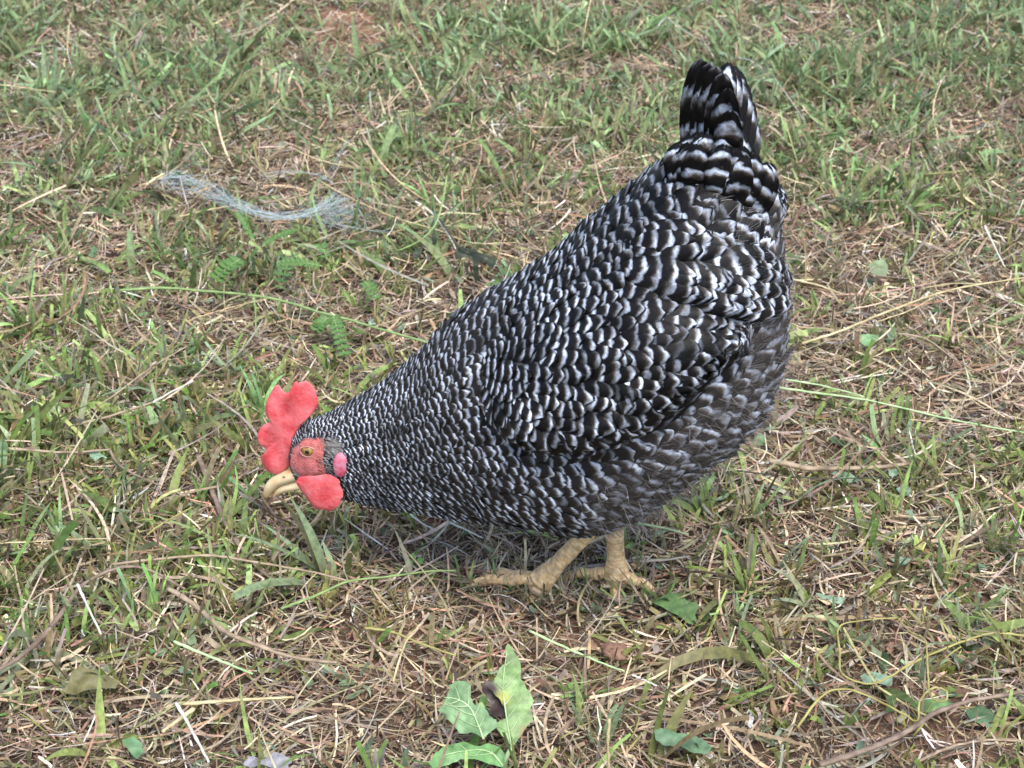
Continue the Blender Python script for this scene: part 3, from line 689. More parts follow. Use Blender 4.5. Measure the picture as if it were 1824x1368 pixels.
for side in (1, -1):
    patch([(549+(a-549)*(1.20 if a < 549 else 1.06), 824+(b-824)*1.08) for a, b in FACE], .0011, 'face_skin', M['face'], side)
    b = H(549, 802, -.014); hit = B_BODY.ray_cast(Vector((b.x, -.2, b.z)), Vector((0, 1, 0))); e = hit[0]; e = Vector((e.x, e.y*side, e.z))
    sx = Vector((0, -side, 0))
    m = MB(); m.blob(e+sx*.0006, .0054, .0033, .0046, nu=20, nv=12); eye = m.build('eye', M['iris'], hen)
    m = MB(); m.blob(e+sx*.0028, .0024, .0014, .0024, nu=14, nv=8); m.build('pupil', M['pupil'], eye)
    m = MB()                                    # lids
    ring = [e+sx*(.0018-.0003*math.cos(2*t))+Vector((.0066*math.cos(t), 0, .0052*math.sin(t)*(1 if math.sin(t) < 0 else .85))) for t in [2*math.pi*k/24 for k in range(25)]]
    m.tube(ring, [.0007]*25, 8, cap=False); m.build('eyelid', M['lid'], hen)
    b = H(610, 822, -.019); hit = B_BODY.ray_cast(Vector((b.x, -.2, b.z)), Vector((0, 1, 0))); e = hit[0]
    m = MB(); m.blob(Vector((e.x, (e.y-.0022)*side, e.z)), .0066, .0034, .0118, Matrix.Rotation(.12, 3, 'Y'), 16, 10); m.build('earlobe', M['lobe'], hen)
    V_, F_, C_2 = [], [], []
    def bristle(p, d, L, w, c):
        bb = d.cross(Vector((0, 1, 0))).normalized(); o = len(V_)
        for q in range(3):
            t = q/2; cc = p+d*(L*t)+Vector((0, -.0008*side*t, -.0006*t*t)); V_.extend([tuple(cc-bb*w*(1-.75*t)), tuple(cc+bb*w*(1-.75*t))]); C_2.extend([c]*2)
        F_.extend([(o, o+1, o+3, o+2), (o+2, o+3, o+5, o+4)])
    for k in range(240):
        b = H(random.gauss(592, 7), random.gauss(793, 7), -.018); hit = B_BODY.ray_cast(Vector((b.x, -.2, b.z)), Vector((0, 1, 0)))
        if not hit[0]: continue
        e = hit[0]; g = random.uniform(.16, .50)
        bristle(Vector((e.x, (e.y-.0014-.0022*random.random())*side, e.z)), Vector((.9, -.2*side, random.gauss(-.1, .35))).normalized(), random.uniform(.004, .008), .0005, (g, g*.94, g*.86))
    quad_mesh('ear_tuft', V_, F_, M['litter'], np.array(C_2), parent=hen)
    V_, F_, C_2 = [], [], []
    for k in range(260):
        fx, fy = random.uniform(506, 592), random.uniform(780, 872)
        if not inpoly(fx, fy, FACE) and random.random() < .35: continue
        if (fx-549)**2+(fy-802)**2 < 19**2: continue
        if random.random() > .25+.75*max(0, min(1, (fy-800)/40))+.4*(fx < 528): continue
        b = H(fx, fy, -.016); hit = B_BODY.ray_cast(Vector((b.x, -.2, b.z)), Vector((0, 1, 0)))
        if not hit[0]: continue
        e = hit[0]; g = random.choice((.03, .05, .09, .25))
        bristle(Vector((e.x, (e.y-.0010)*side, e.z)), Vector((.9, -.12*side, random.gauss(-.25, .3))).normalized(), random.uniform(.0025, .006), .00022, (g, g*.9, g*.85))
    RF = smooth_path([Vector((549+(a-549)*(1.16 if a < 549 else 1.05), 824+(b-824)*1.06, 0)) for a, b in FACE+[FACE[0]]], 24)
    for k in range(520):
        q = random.choice(RF); fx, fy = q.x+random.gauss(0, 3.5), q.y+random.gauss(0, 3.5)
        if fy > 858 or (fx < 516 and fy > 820): continue
        b = H(fx, fy, -.016); hit = B_BODY.ray_cast(Vector((b.x, -.2, b.z)), Vector((0, 1, 0)))
        if not hit[0]: continue
        e = hit[0]; g = random.choice((.04, .08, .2, .34, .45))
        bristle(Vector((e.x, (e.y-.0012-.0008*random.random())*side, e.z)), Vector((.9, -.15*side, random.gauss(.05, .35))).normalized(), random.uniform(.003, .0065), .00034, (g, g*.95, g*.9))
    o = quad_mesh('face_bristles', V_, F_, M['litter'], np.array(C_2), parent=hen); o['kind'] = 'stuff'
# beak: two mandibles, each a tapering hooked shell
def mandible(upper):
    if upper: top = [(524, 832), (506, 840), (490, 847), (477, 857), (470, 870), (470, 884)]; bot = [(534, 853), (514, 859), (501, 864), (491, 872), (484, 880), (475, 888)]; wid = [.0085, .0070, .0058, .0045, .0030, .0008]
    else: top = [(534, 850), (514, 858), (502, 863), (493, 870), (487, 879)]; bot = [(542, 870), (520, 873), (506, 877), (494, 883), (486, 888)]; wid = [.0078, .0058, .0044, .0028, .0008]
    T = smooth_path([H(*p) for p in top], 4); Bq = smooth_path([H(*p) for p in bot], 4); Wd = smooth_path([Vector((w, 0, 0)) for w in wid], 4); rows = []
    for a, b, w in zip(T, Bq, Wd):
        c = (a+b)/2; h = (a-b)/2; rows.append([c+h*math.cos(t)+Vector((0, w.x*math.sin(t), 0)) for t in [2*math.pi*k/14 for k in range(14)]])
    m = MB(); b0 = m.grid(rows, closed=True); e = len(m.v)-14; m.f.append(tuple(e+k for k in range(14)))
    return m.build('upper_beak' if upper else 'lower_beak', M['beak'], hen)
ub = mandible(True); mandible(False)
for side in (-1, 1):
    c = H(506, 848, side*.0052); m = MB(); m.blob(c+Vector((0, side*.0012, 0)), .0016, .0006, .0007, Matrix.Rotation(.5, 3, 'Y'), 10, 6); m.build('nostril', M['claw'], ub)

# --- legs: scaly shank, four toes and claws each
def scaly(m, pts, rad, n, ring, flat=1.0):
    """tube of overlapping scutes: every `ring` rows a raised edge, seams darker, plates pale yellow"""
    b = len(m.v); m.tube(pts, rad, n, flat=flat)
    for i in range(len(pts)):
        ph = (i % ring)/ring
        for k in range(n):
            q = .82+.36*random.random(); seam = ph < .01 or ((k+(i//ring)) % 3 == 0 and random.random() < .6)
            pl = (.68, .50, .27) if not seam else (.54, .34, .13)
            pk = .25*random.random(); m.c[b+i*n+k] = tuple(q*(p*(1-pk)+pk*w) for p, w in zip(pl, (.58, .42, .36)))
def leg(hock, ankle, r_top, r_bot, toes):
    m = MB(); hk, an = Vector(hock), Vector(ankle); n = 60; pts = []; rad = []
    for i in range(n+1):
        t = i/n; pts.append(hk.lerp(an, t)); r = r_top+(r_bot-r_top)*t
        r *= 1-.13*math.sin(math.pi*min(1, t*1.1)); r += .0034*max(0, t-.75)/.25
        rad.append(r*(1.02-.045*((i % 5)/5)))
    scaly(m, pts, rad, 16, 5, 1.12)
    b = len(m.v); m.blob(an+Vector((0, 0, -.006)),  .0100, .0100, .0065, nu=18, nv=10)
    for k in range(b, len(m.v)): q = random.uniform(.8, 1.15); m.c[k] = (.60*q, .46*q, .28*q)
    o = m.build('leg', M['leg'], hen)
    for tp, rr in toes:
        tp = Vector(tp); m = MB(); pts = []; rad = []; k = 36
        for i in range(k+1):
            t = i/k; p = an.lerp(tp, t)+Vector((0, 0, .005*math.sin(math.pi*t)+.0025*math.sin(3*math.pi*t)*(1-t)-.002))
            pts.append(p); r = rr*(1.12-.50*t)*(1+.09*math.sin(2*math.pi*t*3+.6)); rad.append(r*(1.02-.04*((i % 3)/3)))
        scaly(m, pts, rad, 12, 3); m.blob(pts[-1], rad[-1]*1.15, rad[-1]*1.1, rad[-1]*1.1, nu=12, nv=8, col=(.5, .36, .2)); m.build('toe', M['leg'], o)
        d = (tp-an).normalized(); m = MB(); cp = [tp+d*(.013*q)+Vector((0, 0, .002*q-.006*q*q)) for q in [0, .25, .5, .75, 1]]
        m.tube(cp, [rad[-1]*.8*(1-.85*q) for q in [0, .25, .5, .75, 1]], 8); m.build('claw', M['claw'], o)
def onground(px, py, z): w = G(px, py, z); return RL @ w
aA = RL @ G(962, 1036, .012); hA = H(1092, 902, aA.y+.004)
leg(hA, aA, .0077, .0068, [(onground(866, 1020, .008), .0056), (onground(838, 1036, .004), .0056), (onground(948, 1066, -.003), .0052), (onground(1008, 1034, .003), .0042)])
aB = RL @ G(1098, 1026, .012); hB = H(1094, 898, aB.y+.006)
leg(hB, aB, .0077, .0072, [(onground(1006, 1024, .007), .0056), (onground(1094, 1070, -.001), .0054), (onground(1164, 1050, .005), .0054), (onground(1134, 1008, .006), .0040)])

# ------------------------------------------------------------------ traced stalks, twigs and tendrils
def stalk(name, label, cat, pts, r, mat, z=.016, taper=.6, lift=None, n=7, nodes=True, parent=None, group=None, flat=1.0):
    P3 = []
    for i, p in enumerate(pts):
        zz = (p[2] if len(p) > 2 else z)+.007
        P3.append(G(p[0], p[1], zz))
    o = P3[0].copy()
    path = smooth_path([q-o for q in P3], 7); K = len(path); rad = []
    for i in range(K):
        t = i/(K-1); rr = r*(1-(1-taper)*t)*(1+.07*math.sin(i*1.7+r*9000))
        if nodes and (i % 9 == 4): rr *= 1.25
        rad.append(rr)
        path[i] = path[i]+Vector((random.gauss(0, .00016), random.gauss(0, .00016), random.gauss(0, .00016)))
    m = MB(); m.tube(path, [q*.85 for q in rad], n, flat=.7); ob = m.build(name, M[mat], parent)
    if not parent: ob.location = o; tag(ob, label, cat, group)
    else: ob.location = o-parent.location
    return ob
ST_ = [
 ('straw', 'long pale split straw reaching in from the right behind the hen', 'straw', [(1428, 612, .010), (1500, 588), (1600, 548), (1700, 515), (1830, 494)], .0021, 'straw', .020),
 ('straw', 'short pale straw lying along the top of the long split straw', 'straw', [(1560, 574), (1620, 553), (1662, 530)], .0011, 'straw', .023),
 ('straw', 'thin cream straw end crossing above the long split straw at the right edge', 'straw', [(1650, 512), (1700, 505), (1765, 506)], .0011, 'straw', .018),
 ('flower_stem', 'pale green slender stem slanting right from behind the hen rump', 'stem', [(1380, 690), (1440, 698), (1540, 712), (1650, 737), (1740, 756), (1830, 772)], .0019, 'stem_pale', .020),
 ('flower_stem', 'pale green upper stem joining the slanting stem behind the hen rump', 'stem', [(1400, 676), (1470, 688), (1540, 707)], .0016, 'stem_pale', .022),
 ('twig', 'thick brown twig curving across the bottom right corner', 'twig', [(1460, 1362), (1540, 1336), (1610, 1306), (1670, 1268), (1740, 1246), (1832, 1232)], .0034, 'straw_brown', .014),
 ('twig', 'thin bleached twig below the thick brown twig at bottom right', 'twig', [(1636, 1356), (1690, 1332), (1760, 1318), (1832, 1322)], .0017, 'straw_tan', .010),
 ('tendril', 'yellow green tendril with a small curled loop at bottom right', 'tendril', [(1420, 1296, .006), (1466, 1238), (1510, 1228), (1560, 1246), (1610, 1272), (1634, 1284, .01), (1638, 1250, .02), (1660, 1226, .03), (1684, 1230, .03), (1686, 1246, .028), (1668, 1248, .024), (1655, 1230, .022), (1652, 1180, .022), (1648, 1140, .022), (1622, 1126, .02), (1600, 1102, .014)], .0013, 'tendril', .016),
 ('tendril', 'long yellow vine tendril looping in from the right edge', 'tendril', [(1832, 1134), (1770, 1128), (1700, 1148), (1620, 1184), (1580, 1208), (1545, 1218), (1500, 1200), (1496, 1160), (1494, 1118), (1530, 1106), (1598, 1100)], .0014, 'tendril', .015),
 ('grass_stem', 'white tipped dry grass stem left of the hen comb', 'stem', [(272, 717, .03), (300, 701, .036), (345, 678, .045)], .0019, 'straw_white', .03),
 ('grass_stem', 'brown frayed stem leading into the white tipped stem', 'stem', [(120, 760, .012), (190, 743, .018), (240, 727, .026), (274, 716, .030)], .0022, 'straw_tan', .02),
 ('grass_stem', 'long thin tan stem rising above the frayed brown stem', 'stem', [(135, 752, .012), (200, 706, .022), (270, 654, .030), (334, 616, .036)], .0015, 'straw_tan', .02),
 ('grass_stem', 'reddish brown flat stem entering at the left edge', 'stem', [(-10, 799), (60, 802), (120, 806), (196, 800)], .0024, 'straw_tan', .016),
 ('grass_stem', 'dull tan stem forking down from the reddish stem at left', 'stem', [(196, 802, .016), (212, 828, .014), (250, 850, .012), (290, 866, .01)], .0016, 'straw_brown', .016),
 ('straw', 'bright yellow thin straw lying flat at the left edge', 'straw', [(-8, 968), (60, 965), (120, 961), (192, 959)], .0012, 'straw', .014),
 ('straw', 'golden straw slanting up toward the hen beak', 'straw', [(262, 952), (300, 926), (345, 902)], .0012, 'tendril', .018),
 ('dead_stalk', 'thick weathered stalk with a ragged end below the hen beak', 'stalk', [(352, 810), (372, 858), (396, 920), (430, 975), (470, 1020), (522, 1050)], .0033, 'straw_brown', .004),
 ('grass_stem', 'long tan stem running across the litter below the hen beak', 'stem', [(200, 1005), (300, 994), (380, 990), (470, 1004), (560, 1020), (640, 1040), (676, 1052)], .0019, 'straw_tan', .014),
 ('grass_stem', 'broad curved brown stem sweeping down the lower left', 'stem', [(90, 1118), (60, 1150), (20, 1180), (-10, 1196)], .0030, 'straw_brown', .016),
 ('grass_stem', 'brown stem climbing to the broad curved stem at lower left', 'stem', [(92, 1116), (118, 1080), (150, 1040), (210, 1012), (262, 1014), (330, 1050)], .0026, 'straw_brown', .016),
 ('dead_stalk', 'long flat tan stalk slanting through the lower left litter', 'stalk', [(300, 1048), (350, 1080), (400, 1124), (460, 1150), (530, 1172), (600, 1180)], .0031, 'straw_tan', .013, ),
 ('straw', 'straight tan straw lying level at the lower left', 'straw', [(318, 1254), (380, 1250), (440, 1246), (524, 1242)], .0024, 'straw', .014),
 ('straw', 'broken tan straw end pointing down from the level straw', 'straw', [(345, 1262, .016), (315, 1284, .014), (288, 1304, .010)], .0026, 'straw', .014),
 ('grass_stem', 'white peeled stem hanging down at the lower left', 'stem', [(314, 1252, .03), (334, 1286, .024), (352, 1320, .018), (372, 1358, .01)], .0018, 'straw_white', .02),
 ('grass_stem', 'pale straight stem leaning left above the olive curled leaf', 'stem', [(138, 1040, .05), (156, 1080, .04), (180, 1130, .026)], .0015, 'straw_white', .02),
 ('flower_stem', 'pale green cut stem lying in the lower left litter', 'stem', [(310, 1142), (360, 1164), (410, 1184), (450, 1200)], .0019, 'stem_pale', .018),
 ('straw', 'pale green straw lying in front of the hen feet', 'straw', [(944, 1124), (1000, 1150), (1060, 1176), (1112, 1196)], .0017, 'stem_pale', .014),
 ('straw', 'short whitish straw continuing beyond the pale green straw', 'straw', [(1126, 1202), (1150, 1212), (1170, 1222)], .0014, 'straw_white', .012),
 ('straw', 'upright yellow straw standing at the bottom beside the torn weed', 'straw', [(1084, 1374, .01), (1083, 1320, .035), (1086, 1280, .05)], .0020, 'straw', .03),
 ('straw', 'cream straw lying under the hen breast', 'straw', [(730, 916), (752, 932), (778, 946)], .0013, 'straw_white', .014),
 ('straw', 'whitish straw slanting under the hen breast near the legs', 'straw', [(800, 930), (830, 944), (860, 958)], .0014, 'straw_white', .014),
 ('flower_stem', 'pale stem behind the hen standing leg', 'stem', [(1136, 932), (1180, 940), (1226, 952)], .0017, 'stem_pale', .014),
 ('bark_strip', 'flat orange brown bark strip on the ground right of the hen', 'bark', [(1370, 820), (1400, 826), (1440, 834), (1500, 834), (1560, 832), (1618, 826)], .0046, 'straw_tan', .008),
 ('twig', 'dark thin twig lying level below the bark strip', 'twig', [(1312, 838), (1380, 846), (1460, 852), (1560, 852), (1700, 854)], .0012, 'stem_dark', .014),
 ('twig', 'grey forked twig arching above the bark strip', 'twig', [(1470, 826), (1510, 810), (1560, 801), (1620, 784), (1690, 764)], .0013, 'straw_brown', .020),
 ('grass_stem', 'reddish dry stem falling to the lower right behind the hen', 'stem', [(1600, 594), (1650, 604), (1700, 640), (1750, 668), (1830, 722)], .0016, 'straw_tan', .018),
 ('twig', 'thin bent grey twig behind the hen tail', 'twig', [(1488, 396, .03), (1472, 438, .024), (1510, 474), (1560, 490), (1640, 498)], .0013, 'straw_brown', .016),
 ('straw', 'flat tan straw lying close behind the hen saddle', 'straw', [(1400, 496), (1450, 506), (1500, 524)], .0021, 'straw', .012),
 ('grass_stem', 'bleached stem leaning at the far right edge', 'stem', [(1754, 402, .045), (1770, 436, .03), (1790, 476, .01)], .0016, 'straw_white', .02),
 ('straw', 'long dry straw slanting down to the right of the fibre tangle', 'straw', [(566, 320), (620, 350), (700, 386), (780, 410), (840, 432), (920, 432)], .0012, 'straw', .024),
 ('grass_stem', 'curved pinkish dry blade beside the fibre tangle', 'stem', [(470, 362), (540, 348), (600, 326), (660, 330), (700, 362)], .0018, 'straw_tan', .020),
 ('straw', 'tan straw running under the fibre strand', 'straw', [(320, 386), (370, 374), (430, 364)], .0022, 'straw', .014),
 ('grass_stem', 'long white dry blade right of the fibre tangle', 'stem', [(740, 358, .03), (774, 384, .024), (800, 420), (812, 444, .01)], .0019, 'straw_white', .016),
 ('grass_stem', 'green bent grass stem below the hen neck', 'stem', [(500, 1084), (560, 1062), (620, 1036), (700, 1026), (760, 1018), (812, 1016)], .0017, 'stem_green', .020),
 ('straw', 'olive and cream straw in the litter before the near foot', 'straw', [(650, 1118), (700, 1126), (750, 1146), (812, 1168)], .0017, 'tendril', .014),
 ('straw', 'thin yellow straw leaning at the bottom left edge of the torn weed', 'straw', [(700, 1214, .014), (722, 1146, .022), (750, 1110, .026)], .0011, 'straw', .02),
 ('grass_stem', 'long arching dry stem at the top left', 'stem', [(385, 36, .03), (430, 18, .04), (470, 14, .04), (520, 22, .02)], .0014, 'straw_tan', .03),
 ('grass_stem', 'pale level stem in the grass at the upper left edge', 'stem', [(-8, 150), (40, 156), (100, 164)], .0015, 'straw', .04),
 ('grass_stem', 'thin upright seed stalk at the top centre', 'stem', [(1036, 90, .02), (1044, 40, .06), (1054, -10, .09)], .0014, 'straw', .04),
]
for a in ST_: stalk(*a)

# ------------------------------------------------------------------ leaves with their own outlines
def leaf_sheet(outline, plane_p, plane_n, col, name, parent, loc, rib=None, wav=.003, jag=1.5, spots_c=None, seed=0, jn=3):
    r = random.Random(seed); n = Vector(plane_n).normalized(); O = []
    m_ = len(outline)
    for i in range(m_):
        a = Vector((*outline[i], 0)); b = Vector((*outline[(i+1) % m_], 0))
        for k in range(jn):
            q = a.lerp(b, k/jn); e = (b-a); nn = Vector((-e.y, e.x, 0)).normalized() if e.length else Vector()
            O.append(q+nn*(r.uniform(-jag, jag) if k else 0))
    bm = bmesh.new(); vs_ = [bm.verts.new(on_plane(q.x, q.y, plane_p, n)-loc) for q in O]
    es = [bm.edges.new((vs_[i], vs_[(i+1) % len(vs_)])) for i in range(len(vs_))]
    bmesh.ops.triangle_fill(bm, edges=es, use_beauty=True, normal=n)
    for _ in range(3): bmesh.ops.subdivide_edges(bm, edges=[e for e in bm.edges if e.calc_length() > .004], cuts=1, use_grid_fill=False); bmesh.ops.triangulate(bm, faces=bm.faces)
    for v in bm.verts:
        x, y, z = v.co+loc; k = vnoise(np.array([x*55+seed]), np.array([(y+z)*55]), 21)[0]-.5; k2 = vnoise(np.array([x*170]), np.array([(y+z)*170]), 22)[0]-.5
        v.co += n*(wav*2.4*k+wav*.7*k2)
    me = bpy.data.meshes.new(name); bm.to_mesh(me); bm.free()
    me.polygons.foreach_set('use_smooth', np.ones(len(me.polygons), bool))
    a = me.color_attributes.new('col', 'FLOAT_COLOR', 'POINT'); base = np.array(col)
    for i, v in enumerate(me.vertices):
        w = v.co+loc; k = vnoise(np.array([w.x*70]), np.array([(w.y+w.z)*70]), 31+seed)[0]
        c = base*(.75+.5*k)
        if spots_c:
            for (sx, sy, rad, sc) in spots_c:
                qx, qy = to_px(w.x, w.y, w.z); f = math.exp(-((qx-sx)**2+(qy-sy)**2)/(rad*rad)); f = min(1, f*1.6); c = c*(1-f)+np.array(sc)*f
        a.data[i].color = (*c, 1)
    me.materials.append(M['leaf']); o = link(bpy.data.objects.new(name, me), parent)
    if not parent: o.location = loc
    if rib:
        m = MB(); P = smooth_path([on_plane(x, y, plane_p, n)-loc+n*.0008 for x, y in rib], 6); m.tube(P, [.0009*(1-.7*i/(len(P)-1)) for i in range(len(P))], 6); 
        RB = smooth_path([Vector((x, y, 0)) for x, y in rib], 6)
        for i in range(5, len(RB)-3, 4):
            d = (RB[i+1]-RB[i-1]).normalized()
            for sg in (-1, 1):
                e = Vector((d.x*.64-sg*d.y*.77, d.y*.64+sg*d.x*.77, 0)); q = RB[i].copy(); V2 = [q.copy()]
                for k in range(14):
                    q = q+e*3.2+d*(.12*k)
                    if not inpoly(q.x+e.x*4, q.y+e.y*4, outline): break
                    V2.append(q.copy())
                if len(V2) > 2: m.tube([on_plane(w.x, w.y, plane_p, n)-loc+n*.0010 for w in V2], [.00042*(1-.6*k/(len(V2)-1)) for k in range(len(V2))], 5)
        for w in range(len(m.v)):
            x, y, z = Vector(m.v[w])+loc; k = vnoise(np.array([x*55+seed]), np.array([(y+z)*55]), 21)[0]-.5; k2 = vnoise(np.array([x*170]), np.array([(y+z)*170]), 22)[0]-.5
            m.v[w] = tuple(Vector(m.v[w])+n*(wav*2.4*k+wav*.7*k2-.0004))
        v = m.build('veins', M['stem_pale'], o)
    return o
# the torn weed at the bottom
wl = G(896, 1372, .0); weed = empty('torn_weed', wl)
tag(weed, 'broad torn green weed with brown eaten patch at the bottom centre', 'weed')
up = Vector((0, -.62, .78))
BL = (.22, .35, .13)
leaf_sheet([(912, 1330), (893, 1310), (880, 1290), (905, 1278), (900, 1262), (892, 1248), (880, 1236), (868, 1222), (880, 1214), (885, 1200), (893, 1188), (902, 1182), (900, 1160), (904, 1146), (914, 1160), (924, 1174), (928, 1192), (927, 1208), (936, 1222), (944, 1234), (951, 1250), (944, 1264), (950, 1284), (938, 1296), (928, 1312), (918, 1326)],
  wl+Vector((0, 0, .02)), up, BL, 'leaf', weed, wl, [(912, 1332), (906, 1300), (900, 1262), (896, 1220), (903, 1160)], .0022, 1.5, [(893, 1245, 12, (.36, .36, .05)), (872, 1228, 14, (.05, .03, .025)), (884, 1264, 14, (.05, .035, .03)), (940, 1308, 12, (.25, .13, .05))], 1)
leaf_sheet([(862, 1318), (840, 1304), (818, 1306), (806, 1290), (792, 1276), (780, 1266), (790, 1256), (796, 1240), (800, 1220), (812, 1214), (832, 1216), (839, 1224), (838, 1242), (846, 1256), (858, 1250), (864, 1262), (872, 1276), (884, 1282), (888, 1296), (872, 1306)],
  wl+Vector((-.02, 0, .02)), Vector((-.1, -.6, .8)), (.20, .34, .16), 'leaf', weed, wl, [(862, 1318), (852, 1292), (838, 1262), (815, 1246), (790, 1242)], .0022, 1.5, [(788, 1278, 8, (.05, .05, .03)), (868, 1246, 10, (.30, .30, .04))], 2)
leaf_sheet([(896, 1366), (872, 1362), (845, 1352), (820, 1352), (800, 1362), (770, 1370), (764, 1360), (775, 1344), (796, 1330), (826, 1322), (850, 1330), (872, 1324), (890, 1332), (902, 1350)],
  wl+Vector((-.02, .0, .012)), Vector((-.05, -.35, .93)), (.15, .30, .11), 'leaf', weed, wl, [(896, 1364), (872, 1340), (840, 1338), (790, 1348)], .0020, 1.2, None, 3)
leaf_sheet([(862, 1214), (878, 1212), (884, 1226), (892, 1244), (904, 1262), (904, 1276), (884, 1276), (870, 1268), (876, 1254), (866, 1240), (858, 1228)],
  wl+Vector((0, .006, .02)), up, (.045, .028, .025), 'withered_patch', weed, wl, None, .003, 1.5, None, 4)
st = MB(); st.tube(smooth_path([G(898, 1374, 0)-wl, on_plane(902, 1350, wl+Vector((0, 0, .02)), up)-wl, on_plane(912, 1330, wl+Vector((0, 0, .02)), up)-wl], 5), [.0018]*11, 7); st.build('stem', M['stem_pale'], weed)
LEAVES = [
 ('ragged dark green leaf lying in front of the hen right foot', [(1160, 1072), (1184, 1060), (1206, 1056), (1222, 1070), (1246, 1078), (1238, 1094), (1244, 1112), (1222, 1108), (1206, 1096), (1186, 1088)], (.12, .21, .075), .007, (.1, -.3, 1)),
 ('small blue green torn leaf between straws right of the feet', [(1452, 1057), (1476, 1060), (1508, 1063), (1500, 1074), (1478, 1073), (1464, 1068)], (.25, .38, .26), .010, (0, -.5, 1)),
 ('pale green rounded leaf at the bottom right of the torn weed', [(1165, 1300), (1186, 1296), (1206, 1306), (1230, 1308), (1252, 1318), (1268, 1332), (1262, 1344), (1236, 1342), (1212, 1330), (1186, 1328), (1168, 1318)], (.14, .235, .13), .007, (0, -.35, 1)),
 ('dark green leaf under the curled tendril loop', [(1622, 1256), (1650, 1246), (1682, 1246), (1700, 1254), (1692, 1266), (1660, 1272), (1638, 1268)], (.12, .22, .08), .010, (0, -.4, 1)),
 ('deep green leaf beside the thick twig at bottom right', [(1720, 1268), (1744, 1256), (1764, 1264), (1776, 1280), (1768, 1296), (1744, 1290), (1728, 1282)], (.08, .15, .07), .008, (0, -.4, 1)),
 ('dusty green square leaf behind the hen rump', [(1547, 470), (1562, 464), (1578, 460), (1582, 480), (1580, 492), (1562, 490), (1549, 484)], (.16, .22, .11), .018, (0, -.7, 1)),
 ('small green leaf below the long split straw', [(1531, 598), (1548, 594), (1566, 596), (1562, 608), (1546, 616), (1534, 610)], (.18, .32, .15), .012, (0, -.5, 1)),
 ('bluish leaf pieces inside the looping tendril', [(1532, 1204), (1550, 1196), (1568, 1200), (1590, 1206), (1588, 1222), (1564, 1218), (1540, 1220)], (.22, .33, .22), .008, (0, -.4, 1)),
 ('olive brown curled leaf in the lower left grass', [(112, 1232), (124, 1210), (128, 1196), (144, 1186), (166, 1194), (190, 1204), (214, 1214), (206, 1226), (180, 1226), (156, 1230), (134, 1238)], (.13, .12, .04), .02, (.2, -.7, 1)),
 ('green triangular leaf at the bottom left', [(218, 1320), (236, 1312), (252, 1322), (256, 1338), (244, 1352), (230, 1338)], (.12, .24, .11), .012, (0, -.5, 1)),
 ('grey green folded blade beside the white tipped stem', [(258, 720), (268, 722), (284, 744), (296, 766), (305, 796), (296, 790), (280, 768), (266, 744)], (.24, .34, .15), .022, (-.2, -.9, 1)),
 ('small torn green leaf on the reddish stem at left', [(158, 808), (172, 803), (192, 816), (180, 814), (170, 822)], (.24, .38, .25), .018, (0, -.5, 1)),
 ('upright blunt grey green leaf at the left edge', [(-4, 790), (6, 780), (13, 790), (12, 830), (10, 850), (-4, 850)], (.22, .31, .17), .02, (0, -1, .4)),
 ('pale cut leaf by the grass clump behind the hen back', [(1150, 545), (1158, 548), (1150, 556)], (.2, .3, .2), .01, (0, -.5, 1)),
 ('pair of blue green leaf scraps right of the bark strip', [(1582, 838), (1596, 834), (1600, 844), (1590, 850), (1584, 848)], (.25, .37, .26), .010, (0, -.5, 1)),
 ('grey green ragged leaf under the bark strip', [(1480, 842), (1498, 836), (1520, 846), (1532, 856), (1514, 862), (1496, 852)], (.21, .32, .21), .012, (0, -.4, 1)),
 ('flat sage leaf beneath the dark twig at right', [(1596, 870), (1612, 858), (1622, 868), (1620, 882), (1604, 884)], (.20, .31, .22), .010, (0, -.4, 1)),
 ('oval blue green leaf in the litter below the right hand tufts', [(1588, 996), (1604, 990), (1622, 996), (1614, 1006), (1596, 1006)], (.21, .33, .23), .008, (0, -.5, 1)),
]
for i, (lb, ol, c, z, nrm) in enumerate(LEAVES):
    if 'behind the hen back' in lb: continue
    cx = sum(p[0] for p in ol)/len(ol); cy = sum(p[1] for p in ol)/len(ol); loc = G(cx, cy, z)
    o = leaf_sheet(ol, loc, Vector(nrm), c, 'fallen_leaf', None, loc, None, .0016, 1.2, None, 10+i, 3); tag(o, lb, 'leaf')
ol = [(432, 1358), (442, 1346), (470, 1344), (486, 1338), (506, 1344), (520, 1352), (512, 1364), (498, 1374), (470, 1366), (446, 1368)]
loc = G(475, 1356, .014); o = leaf_sheet(ol, loc, Vector((0, -.6, 1)), (.34, .33, .36), 'dead_leaf', None, loc, None, .004, 2, None, 40); tag(o, 'crumpled grey dead leaf at the bottom edge on the left', 'leaf')
# little trifoliate clover by the hen's feet
cl = G(738, 1000, .012); clo = empty('clover', cl); tag(clo, 'small three leaved clover under the hen breast', 'clover')
for ol in ([(728, 990), (736, 984), (742, 992), (738, 1000)], [(740, 1000), (746, 992), (756, 996), (750, 1006)], [(736, 1000), (726, 996), (724, 1004), (732, 1008)]):
    leaf_sheet(ol, cl, Vector((0, -.5, 1)), (.15, .28, .10), 'leaf', clo, cl, None, .0006, .6, None, 60)

